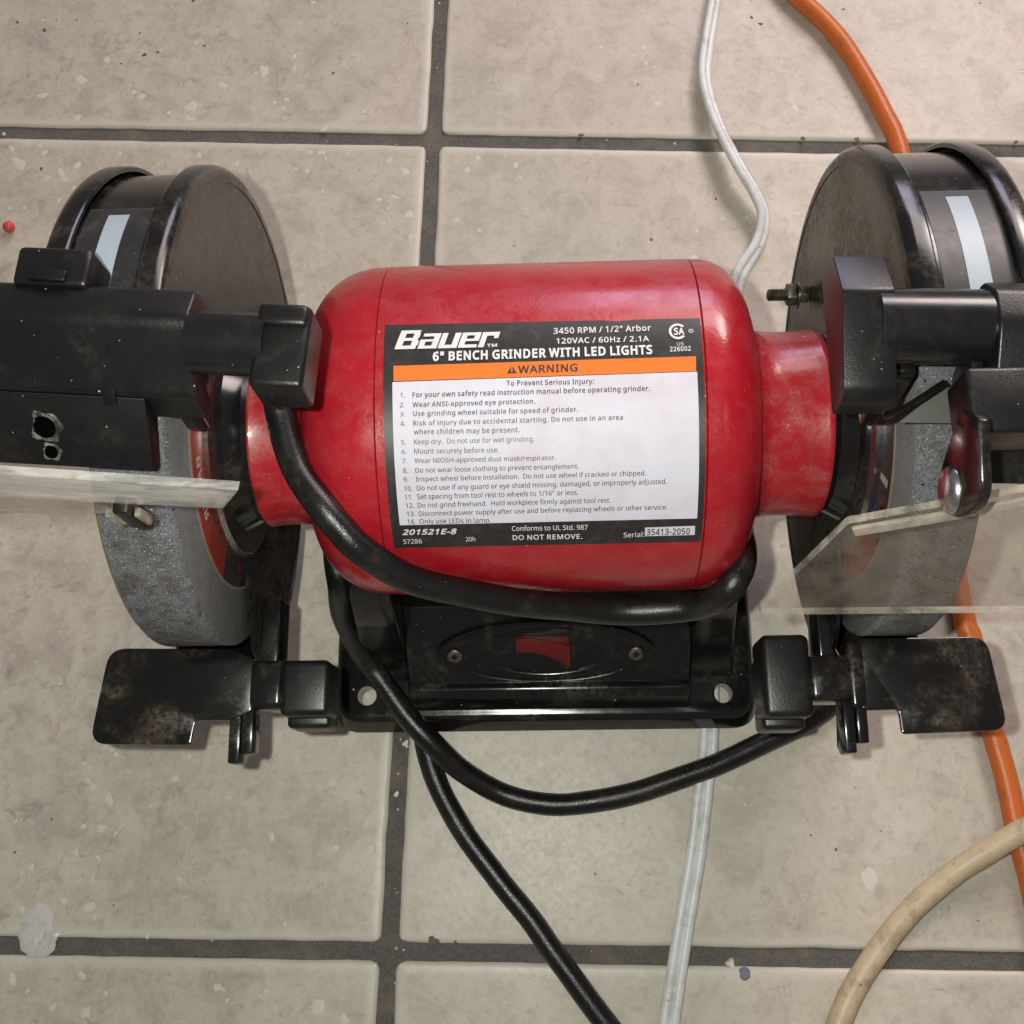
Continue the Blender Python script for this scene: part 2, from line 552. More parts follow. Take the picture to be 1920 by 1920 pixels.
def boolean_holes(o, cutters):
    for c in cutters:
        md = o.modifiers.new('hole', 'BOOLEAN')
        md.operation = 'DIFFERENCE'
        md.solver = 'EXACT'
        md.object = c
    dg = bpy.context.evaluated_depsgraph_get()
    me = bpy.data.meshes.new_from_object(o.evaluated_get(dg))
    o.modifiers.clear()
    o.data = me
    finish(me)
    for c in cutters:
        bpy.data.objects.remove(c)

# ================================================================== FLOOR
def line_x(p, u, q, v):
    """crossing of two lines p + s u and q + t v in the plane"""
    d = u[0] * v[1] - u[1] * v[0]
    s = ((q[0] - p[0]) * v[1] - (q[1] - p[1]) * v[0]) / d
    return (p[0] + u[0] * s, p[1] + u[1] * s)


PITCH = 34.52
O0 = Vector((-5.19, 18.58))
UY = Vector((0.0365, 1.0)).normalized()
ROW_SLOPE = {2: -0.048, 1: -0.052, 0: -0.056, -1: -0.0198, -2: -0.024, -3: -0.028}
rows = {k: (O0 + UY * (PITCH * k), Vector((1.0, math.tan(ROW_SLOPE[k])))) for k in ROW_SLOPE}
cols = {k: (O0 + Vector((1.0, -0.0365)) * (PITCH * k), UY) for k in (-2, -1, 0, 1, 2)}


def node(i, j):
    return Vector(line_x(rows[j][0], rows[j][1], cols[i][0], cols[i][1]))


bm = box(-90, 90, -85, 95, -1.2, -0.15, 0)
floor = tag(obj('floor', bm, 'grout'), kind='structure')


def make_tile(i, j):
    A, B, C_, D = node(i, j), node(i + 1, j), node(i + 1, j + 1), node(i, j + 1)
    W, H = (B - A).length, (D - A).length
    gw = 0.33
    bm = bmesh.new()
    uv = bm.loops.layers.uv.new('UVMap')

    def bil(x, y):
        u, v = x / W, y / H
        return A * (1 - u) * (1 - v) + B * u * (1 - v) + C_ * u * v + D * (1 - u) * v
    per = []
    cr, NS, NC = 0.35, 40, 4
    x0, x1, y0, y1 = gw, W - gw, gw, H - gw
    for cx, cy, a0, ex, ey in ((x1 - cr, y0 + cr, -90, 0, 1), (x1 - cr, y1 - cr, 0, -1, 0), (x0 + cr, y1 - cr, 90, 0, -1), (x0 + cr, y0 + cr, 180, 1, 0)):
        for k in range(NC + 1):
            t = math.radians(a0 + 90 * k / NC)
            per.append((cx + cr * math.cos(t), cy + cr * math.sin(t)))
        L = (y1 - y0 - 2 * cr) if ey else (x1 - x0 - 2 * cr)
        for k in range(1, NS):
            px, py = per[-1] if k == 1 else (bx, by)
            if k == 1:
                bx, by = per[-1]
            per.append((bx + ex * L * k / NS, by + ey * L * k / NS))
    cx, cy = W / 2, H / 2
    prof = [(0.0, -0.4), (0.0, -0.10), (0.03, -0.045), (0.08, -0.015), (0.18, 0.0), (0.4, 0.004), (0.8, 0.006), (2.0, 0.006)]
    rings = []
    for d, z in prof:
        r = []
        for q, (x, y) in enumerate(per):
            jx = 0.0
            if d < 0.1:
                p3 = Vector((x * 0.9 + i * 31, y * 0.9 + j * 17, 3.1))
                jx = 0.045 * mnoise.noise(p3) + 0.03 * mnoise.noise(p3 * 3.3)
            dd = d + jx + 0.02
            sx = max(x0 + dd, min(x1 - dd, x)) if d else x + (jx if abs(x - cx) > W / 2 - 1 else 0) * (-1 if x > cx else 1)
            sy = max(y0 + dd, min(y1 - dd, y)) if d else y + (jx if abs(y - cy) > H / 2 - 1 else 0) * (-1 if y > cy else 1)
            b2 = bil(sx, sy)
            r.append(bm.verts.new((b2.x, b2.y, z)))
        rings.append(r)
    n = len(per)
    for k in range(len(rings) - 1):
        for q in range(n):
            f = bm.faces.new((rings[k][q], rings[k][(q + 1) % n], rings[k + 1][(q + 1) % n], rings[k + 1][q]))
            for lp in f.loops:
                d = prof[k][0] if lp.vert in (rings[k][q], rings[k][(q + 1) % n]) else prof[k + 1][0]
                lp[uv].uv = (d, 0)
    f = bm.faces.new(rings[-1])
    for lp in f.loops:
        lp[uv].uv = (2.0, 0)
    bmesh.ops.remove_doubles(bm, verts=bm.verts, dist=0.0005)
    return obj('tile', bm, 'tile', floor)


for i in (-2, -1, 0, 1):
    for j in (-3, -2, -1, 0, 1):
        make_tile(i, j)


def blob(bm, x, y, r, h, z=0.006, k=18, rough=0.35):
    ph = random.random() * 100
    sq, ang = random.uniform(0.65, 1.0), random.random() * 3.14
    vs, inn = [], []
    for q in range(k):
        t = 2 * math.pi * q / k
        rr = r * (1 + rough * mnoise.noise(Vector((math.cos(t) * 1.0 + ph, math.sin(t) * 1.0, ph))) + 0.25 * rough * mnoise.noise(Vector((math.cos(t) * 3 + ph, math.sin(t) * 3, ph))))
        a, b = rr * math.cos(t), rr * sq * math.sin(t)
        a, b = a * math.cos(ang) - b * math.sin(ang), a * math.sin(ang) + b * math.cos(ang)
        vs.append(bm.verts.new((x + a, y + b, z + 0.002)))
        inn.append(bm.verts.new((x + a * 0.72, y + b * 0.72, z + h)))
    c = bm.verts.new((x, y, z + h * 0.8))
    for q in range(k):
        bm.faces.new((vs[q], vs[(q + 1) % k], inn[(q + 1) % k], inn[q]))
        bm.faces.new((inn[q], inn[(q + 1) % k], c))


FLECKS = [(-20.69, 23.43, 0.24), (-21.8, 22.36, 0.3), (-23.56, 21.55, 0.23), (-19.25, 21.6, 0.19), (-18.81, 21.34, 0.17), (-16.41, 20.71, 0.27), (-16.47, 20.05, 0.27), (-15.08, 21.8, 0.21), (-21.75, 20.28, 0.21), (-17.48, 20.36, 0.15), (-13.14, 22.55, 0.31), (-13.55, 22.42, 0.14), (-11.76, 23.26, 0.15), (-11.73, 22.59, 0.13), (-16.46, 24.22, 0.13), (-14.97, 23.39, 0.08), (-11.58, 25.06, 0.1), (-12.58, 20.78, 0.12), (-12.2, 20.43, 0.12), (-12.02, 20.91, 0.14), (-24.36, 17.97, 0.44), (-21.54, 17.76, 0.22), (-23.37, 18.88, 0.15), (-23.9, 18.95, 0.17), (-23.12, 18.46, 0.15), (-22.22, 17.37, 0.22), (-22.03, 17.02, 0.14), (-19.59, 18.33, 0.14), (-20.36, 18.83, 0.17), (-15.92, 18.09, 0.17), (-10.3, 18.03, 0.18), (-10.08, 17.71, 0.12), (-10.81, 18.09, 0.11), (-7.19, 17.5, 0.18), (-6.48, 16.96, 0.25), (-10.92, 17.11, 0.16), (-11.43, 17.24, 0.09), (-10.17, 16.05, 0.09), (-6.9, 15.66, 0.18), (-7.6, 15.52, 0.13), (-6.24, 14.74, 0.24), (-7.32, 14.35, 0.11), (-22.18, 15.99, 0.13), (-22.82, 17.16, 0.14), (-24.39, 15.63, 0.09), (-23.73, 15.64, 0.09), (-14.15, 17.62, 0.16), (-8.7, 17.09, 0.07), (-21.58, 16.6, 0.11), (-6.12, 13.57, 0.18), (-17.47, -8.5, 0.12), (-17.3, -8.7, 0.12), (-17.42, -10.38, 0.25), (-17.65, -11.45, 0.18), (-18.08, -9.94, 0.16), (-18.32, -9.66, 0.12), (-14.44, -13.34, 0.15), (-12.74, -10.35, 0.13), (-14.41, -8.82, 0.1), (-18.8, -14.1, 0.16), (-17.75, -14.28, 0.22), (-17.56, -14.66, 0.09), (-20.34, -14.39, 0.13), (-18.84, -17.82, 0.19), (-20.44, -16.79, 0.24), (-17.57, -17.95, 0.2), (-12.74, -17.11, 0.16), (-12.5, -17.22, 0.08), (-12.36, -17.58, 0.1), (-10.94, -17.26, 0.11), (-10.35, -14.92, 0.1), (-9.01, -17.8, 0.28), (-9.69, -9.94, 0.1), (-17.62, -12.55, 0.13), (-18.52, -12.32, 0.15), (-18.6, -12.55, 0.08), (-20.16, -12.83, 0.12), (-18.31, -11.39, 0.11), (-17.05, -11.67, 0.11), (-17.74, -13.38, 0.1), (-20.97, -11.17, 0.08), (-20.54, -13.07, 0.07), (-16.89, -17.33, 0.1), (-8.02, -18.23, 0.2), (-19.82, -17.23, 0.09), (-18.5, -9.01, 0.1), (-18.28, -9.18, 0.1), (-15.48, -15.35, 0.11), (-7.26, -12.33, 0.17), (-7.17, -12.86, 0.13), (11.32, -13.49, 0.39), (2.84, -11.12, 0.1), (2.72, -9.01, 0.07), (6.94, -10.81, 0.06), (-5.97, -8.41, 0.15), (-6.29, -10.27, 0.12), (-5.62, -9.67, 0.05), (-6.23, -9.53, 0.05), (2.54, 23.17, 0.12), (4.48, 23.09, 0.13), (4.03, 22.68, 0.1), (4.99, 20.05, 0.15), (11.19, 19.58, 0.17), (13.1, 18.29, 0.15), (-3.16, 17.49, 0.18), (-3.65, 16.9, 0.18), (-1.48, 17.11, 0.16), (6.46, 13.56, 0.14), (6.25, 12.2, 0.15), (-3.09, 13.86, 0.12), (8.15, 15.68, 0.18), (7.58, 14.07, 0.12), (8.66, 14.11, 0.11), (10.84, 14.19, 0.15), (4.05, 21.33, 0.1), (4.59, 22.24, 0.1), (-4.13, 14.36, 0.14), (-1.28, 16.47, 0.12), (2.42, 21.65, 0.1), (11.47, 20.39, 0.07)]
CRUMBS = [(-18.91, 23.67, 0.13), (-18.28, 23.77, 0.08), (-16.07, 24.03, 0.08), (-19.98, 23.19, 0.05), (-19.22, 24.87, 0.05), (-23.87, 25.24, 0.1), (-25.22, 25.74, 0.1), (-22.36, 25.75, 0.06), (-23.33, 25.79, 0.04), (-9.9, 22.28, 0.09), (-16.79, 26.63, 0.11), (-6.47, 24.91, 0.06), (-23.18, 17.64, 0.1), (-12.4, -15.96, 0.09), (-19.57, -11.1, 0.05), (-20.87, -12.3, 0.07), (-16.86, -14.23, 0.04), (-18.24, -12.47, 0.04), (10.18, -12.46, 0.08), (15.06, -14.99, 0.04), (11.07, -10.23, 0.04), (9.29, -11.94, 0.05), (2.35, -11.46, 0.03), (11.89, -11.81, 0.03), (6.74, -17.18, 0.03), (1.22, -13.25, 0.06), (2.35, -11.45, 0.02), (-4.85, -15.59, 0.21), (-4.56, -15.7, 0.1), (-4.0, -15.61, 0.08), (9.96, 24.21, 0.12), (7.37, 15.08, 0.09), (-1.58, 13.05, 0.06), (1.49, 18.54, 0.15), (13.81, 17.87, 0.15), (11.42, 18.03, 0.11), (13.83, 24.86, 0.07), (4.18, 21.13, 0.06), (20.1, 24.95, 0.06), (20.74, 17.51, 0.11), (4.44, 13.17, 0.09), (9.58, 24.6, 0.09)]

bm = bmesh.new()
for x, y, r in FLECKS:
    blob(bm, x, y, r * 0.9, 0.008 + 0.006 * min(r, 0.5), rough=0.8 if r < 0.5 else 0.5)
for k in range(240):
    x, y = random.uniform(-27, 22), random.uniform(-19, 27)
    if random.random() < 0.35 + 0.65 * (x < -4):
        blob(bm, x, y, random.choice((0.03, 0.04, 0.05, 0.06, 0.09, 0.14)), 0.008, rough=0.9, k=10)
tag(obj('paint_flecks', bm, 'fleck', floor), 'dried pale paint flecks spattered over the tiles', kind='stuff')
bm = bmesh.new()
for x, y, r in CRUMBS:
    blob(bm, x, y, r * 0.85, 0.015 + r * 0.08, rough=0.9)
tag(obj('dark_crumbs', bm, 'crumb', floor), 'small dark specks of grit on the tiles', kind='stuff')
bm = bmesh.new()
blob(bm, -19.75, -14.85, 0.72, 0.035, k=28, rough=0.12)
for dx, dy, r in ((0, -0.75, 0.62), (-0.3, -0.55, 0.4), (0.42, -0.62, 0.4), (0.1, -1.05, 0.4)):
    blob(bm, -19.65 + dx, -14.85 + dy, r, 0.07, k=18, rough=0.6, z=-0.05 if dy < -0.9 else 0.0)
tag(obj('dried_glue_drip', bm, 'glue', recentre=True), 'round drip of dried clear glue spilling onto the grout, lower left', 'glue drip')
bm = bmesh.new()
blob(bm, 6.04, -16.42, 0.17, 0.14, z=-0.15, rough=0.9)
tag(obj('plaster_chip', bm, 'fleck', recentre=True), 'tiny cream chip lying in the grout beside the white cord', 'chip')
bm = bmesh.new()
blob(bm, 6.5, -16.74, 0.2, 0.05, rough=0.6)
tag(obj('grey_crumb', bm, 'chip_blue', recentre=True), 'tiny blue-grey crumb on the tile edge by the white cord', 'crumb')
bm = bmesh.new()
bmesh.ops.create_icosphere(bm, subdivisions=3, radius=0.26, matrix=Matrix.Translation((-24.2, 14.55, 0.25)))
for v in bm.verts:
    v.co += (v.co - Vector((-24.2, 14.55, 0.25))) * 0.12 * mnoise.noise(v.co * 5)
tag(obj('plastic_bead', bm, 'bead', recentre=True), 'small coral red bead on the tile at the left edge', 'bead')

# ================================================================== BENCH GRINDER
G = bpy.data.objects.new('bench_grinder', None)
COL.objects.link(G)
G.empty_display_size = 0.05
tag(G, 'red bench grinder with two wheels, black guards, lamps and eye shields', 'bench grinder')
H = 11.82          # height of the spindle
RM = 4.97          # motor radius

# ---- motor shell and end caps
bm = lathe([(-4.755, 4.7), (-4.755, 4.95), (-4.74, 4.97), (3.92, 4.97), (3.94, 4.95), (3.94, 4.7)], 0, H, 144)
obj('motor_housing', bm, 'red', G)


def end_cap(xs, xe, xn, sgn):
    """rounded cap from the seam xs, corner out to xe, then the spindle neck to xn"""
    pr = [(xs, 4.7), (xs, 4.93), (xs + sgn * 0.02, 4.955)]
    a = abs(xe - xs) - 0.25
    c0 = xs + sgn * 0.25
    rr = 2.1
    for k in range(0, 17):
        t = math.radians(90 * k / 16)
        x = c0 + sgn * a * math.sin(t)
        r = 4.95 - rr + rr * math.cos(t) ** 0.9 if k < 16 else 4.95 - rr
        pr.append((x, r))
    pr += [(xe + sgn * 0.015, 2.83), (xe + sgn * 0.10, 2.77)]
    for k in range(1, 9):
        t = k / 8
        pr.append((xe + sgn * 0.1 + (xn - xe - sgn * 0.1) * t, 2.76 - 0.05 * math.sin(t * math.pi) + 0.05 * t))
    pr.append((xn, 2.4))
    return obj('end_cap', lathe(pr, 0, H, 128), 'red', G)


end_cap(-4.77, -7.12, -8.74, -1)
end_cap(3.96, 5.68, 7.78, 1)
# a dusty collar cast round each neck
for x0, x1 in ((-8.76, -7.10), (5.66, 7.80)):
    n = 24
    pr = []
    for k in range(n + 1):
        t = k / n
        u = t if x0 > 0 else 1 - t          # 0 at the motor, 1 at the guard
        pr.append((x0 + (x1 - x0) * t, 2.76 + 0.42 * math.exp(-u / 0.10) + 0.10 * u ** 5 - (0.06 if u > 0.99 else 0)))
    pr = [(pr[0][0], 2.5)] + pr + [(pr[-1][0], 2.5)]
    obj('spindle_neck', lathe(pr, 0, H, 128), 'red_dusty', G)
    e0, e1 = (x0, -9.46) if x0 < 0 else (x1, 8.43)
    obj('spindle_hub', lathe([(e0, 2.3), (e0, 2.72), (e0 + (e1 - e0) * 0.3, 2.66), (e1, 2.95), (e1, 2.3)], 0, H, 96), 'guard', G)

# ---- warning label wrapped on the shell
RL = 4.97


def on_shell(x, s, lift):
    t = s / RL
    r = RL + lift
    return (x, -r * math.cos(t), H + r * math.sin(t))


def patch(bm, q, lift, nx=2, ny=24):
    """four-cornered sheet on the shell: corners (x, s) tl, tr, br, bl"""
    g = []
    for j in range(ny + 1):
        v = j / ny
        row = []
        for i in range(nx + 1):
            u = i / nx
            x = (q[0][0] * (1 - u) + q[1][0] * u) * (1 - v) + (q[3][0] * (1 - u) + q[2][0] * u) * v
            s = (q[0][1] * (1 - u) + q[1][1] * u) * (1 - v) + (q[3][1] * (1 - u) + q[2][1] * u) * v
            row.append(bm.verts.new(on_shell(x, s, lift)))
        g.append(row)
    for j in range(ny):
        for i in range(nx):
            bm.faces.new((g[j][i], g[j][i + 1], g[j + 1][i + 1], g[j + 1][i]))
    return g


bm = bmesh.new()
NX = 84
g = patch(bm, [(-4.53, 9.092), (3.885, 9.061), (3.885, 2.64), (-4.48, 2.609)], 0.018, NX, 48)
for i, v in enumerate(g[0]):          # frayed, nicked top edge
    x = v.co.x
    nick = 0.09 * max(0, 1 - abs(x - 1.75) / 0.55) * (0.5 + mnoise.noise(Vector((x * 5, 0, 0)))) + 0.02 * mnoise.noise(Vector((x * 3, 2, 0)))
    t = math.atan2(v.co.z - H, -v.co.y) - max(0, nick) / RL
    v.co = Vector((x, -(RL + 0.018) * math.cos(t), H + (RL + 0.018) * math.sin(t)))
label = obj('warning_label', bm, 'label_black', G)
bm = bmesh.new()
patch(bm, [(-4.27, 7.356), (3.71, 7.447), (3.73, 3.464), (-4.25, 3.422)], 0.028, 4, 40)
obj('label_panel', bm, 'label_paper', label)
bm = bmesh.new()
patch(bm, [(-4.25, 7.807), (3.70, 7.877), (3.685, 7.462), (-4.24, 7.381)], 0.028, 4, 8)
obj('warning_band', bm, 'orange_print', label)
bm = bmesh.new()
patch(bm, [(2.35, 3.194), (3.69, 3.222), (3.70, 2.906), (2.36, 2.892)], 0.028, 2, 6)
obj('serial_box', bm, 'label_paper', label)

LABEL_TEXT = [
    ('TM', -1.78, 8.287, -1.51, 8.297, 0.09, 'b', 'w'),
    ('3450 RPM / 1/2" Arbor', -0.01, 8.641, 2.57, 8.67, 0.184, 'm', 'w'),
    ('120VAC / 60Hz / 2.1A', 0.06, 8.338, 2.5, 8.348, 0.161, 'm', 'w'),
    ('6" BENCH GRINDER WITH LED LIGHTS', -3.21, 7.927, 2.57, 7.977, 0.241, 'x', 'w'),
    ('US', 3.22, 8.198, 3.4, 8.198, 0.09, 'r', 'w'),
    ('226002', 3.03, 8.027, 3.58, 8.037, 0.13, 'm', 'w'),
    ('WARNING', -0.96, 7.517, 0.6, 7.537, 0.2, 'b', 'k'),
    ('To Prevent Serious Injury:', -1.27, 7.185, 1.02, 7.185, 0.131, 'm', 'k'),
    ('1.', -4.06, 6.932, -3.93, 6.932, 0.122, 'r', 'k'),
    ('For your own safety read instruction manual before operating grinder.', -3.74, 6.932, 2.47, 6.963, 0.131, 'm', 'k'),
    ('2.', -4.08, 6.677, -3.94, 6.677, 0.124, 'r', 'k'),
    ('Wear ANSI-approved eye protection.', -3.74, 6.677, -0.52, 6.698, 0.124, 'm', 'k'),
    ('3.', -4.07, 6.439, -3.94, 6.439, 0.114, 'r', 'k'),
    ('Use grinding wheel suitable for speed of grinder.', -3.73, 6.439, 0.59, 6.461, 0.124, 'm', 'k'),
    ('4.', -4.07, 6.189, -3.93, 6.189, 0.126, 'r', 'k'),
    ('Risk of injury due to accidental starting. Do not use in an area', -3.73, 6.189, 1.75, 6.23, 0.123, 'm', 'k'),
    ('where children may be present.', -3.72, 5.964, -0.95, 5.964, 0.13, 'm', 'k'),
    ('5.', -4.06, 5.704, -3.93, 5.704, 0.121, 'r', 'k'),
    ('Keep dry.  Do not use for wet grinding.', -3.72, 5.704, -0.57, 5.717, 0.13, 'r', 'k'),
    ('6.', -4.06, 5.458, -3.93, 5.458, 0.116, 'r', 'k'),
    ('Mount securely before use.', -3.73, 5.458, -1.5, 5.449, 0.134, 'r', 'k'),
    ('7.', -4.06, 5.212, -3.93, 5.212, 0.125, 'r', 'k'),
    ('Wear NIOSH-approved dust mask/respirator.', -3.73, 5.212, -0.02, 5.22, 0.125, 'r', 'k'),
    ('8.', -4.05, 4.951, -3.92, 4.951, 0.13, 'r', 'k'),
    ('Do not wear loose clothing to prevent entanglement.', -3.72, 4.951, 0.58, 4.979, 0.13, 'r', 'k'),
    ('9.', -4.05, 4.713, -3.92, 4.713, 0.13, 'r', 'k'),
    ('Inspect wheel before installation.  Do not use wheel if cracked or chipped.', -3.72, 4.713, 2.34, 4.757, 0.13, 'r', 'k'),
    ('10.', -4.05, 4.463, -3.83, 4.457, 0.128, 'r', 'k'),
    ('Do not use if any guard or eye shield missing, damaged, or improperly adjusted.', -3.71, 4.463, 2.89, 4.513, 0.136, 'r', 'k'),
    ('11.', -4.05, 4.215, -3.83, 4.215, 0.128, 'r', 'k'),
    ('Set spacing from tool rest to wheels to 1/16" or less.', -3.72, 4.215, 0.56, 4.25, 0.142, 'r', 'k'),
    ('12.', -4.04, 3.967, -3.82, 3.967, 0.135, 'r', 'k'),
    ('Do not grind freehand.  Hold workpiece firmly against tool rest.', -3.72, 3.967, 1.42, 4.009, 0.141, 'r', 'k'),
    ('13.', -4.03, 3.713, -3.81, 3.713, 0.141, 'r', 'k'),
    ('Disconnect power supply after use and before replacing wheels or other service.', -3.71, 3.713, 2.92, 3.769, 0.141, 'r', 'k'),
    ('14.', -4.04, 3.458, -3.82, 3.45, 0.156, 'r', 'k'),
    ('Only use LEDs in lamp.', -3.71, 3.464, -1.79, 3.464, 0.149, 'r', 'k'),
    ('201521E-8', -4.21, 3.108, -2.72, 3.108, 0.172, 'i', 'w'),
    ('57286', -4.21, 2.784, -3.7, 2.792, 0.158, 'r', 'w'),
    ('20h', -2.5, 2.834, -2.24, 2.834, 0.153, 'r', 'w'),
    ('Conforms to UL Std. 987', -1.23, 3.172, 0.81, 3.172, 0.158, 'r', 'w'),
    ('DO NOT REMOVE.', -1.22, 2.856, 0.67, 2.856, 0.166, 'm', 'w'),
    ('Serial:', 1.78, 2.87, 2.34, 2.886, 0.172, 'r', 'w'),
    ('35413-2050', 2.4, 2.936, 3.56, 2.942, 0.208, 'm', 'k'),
]



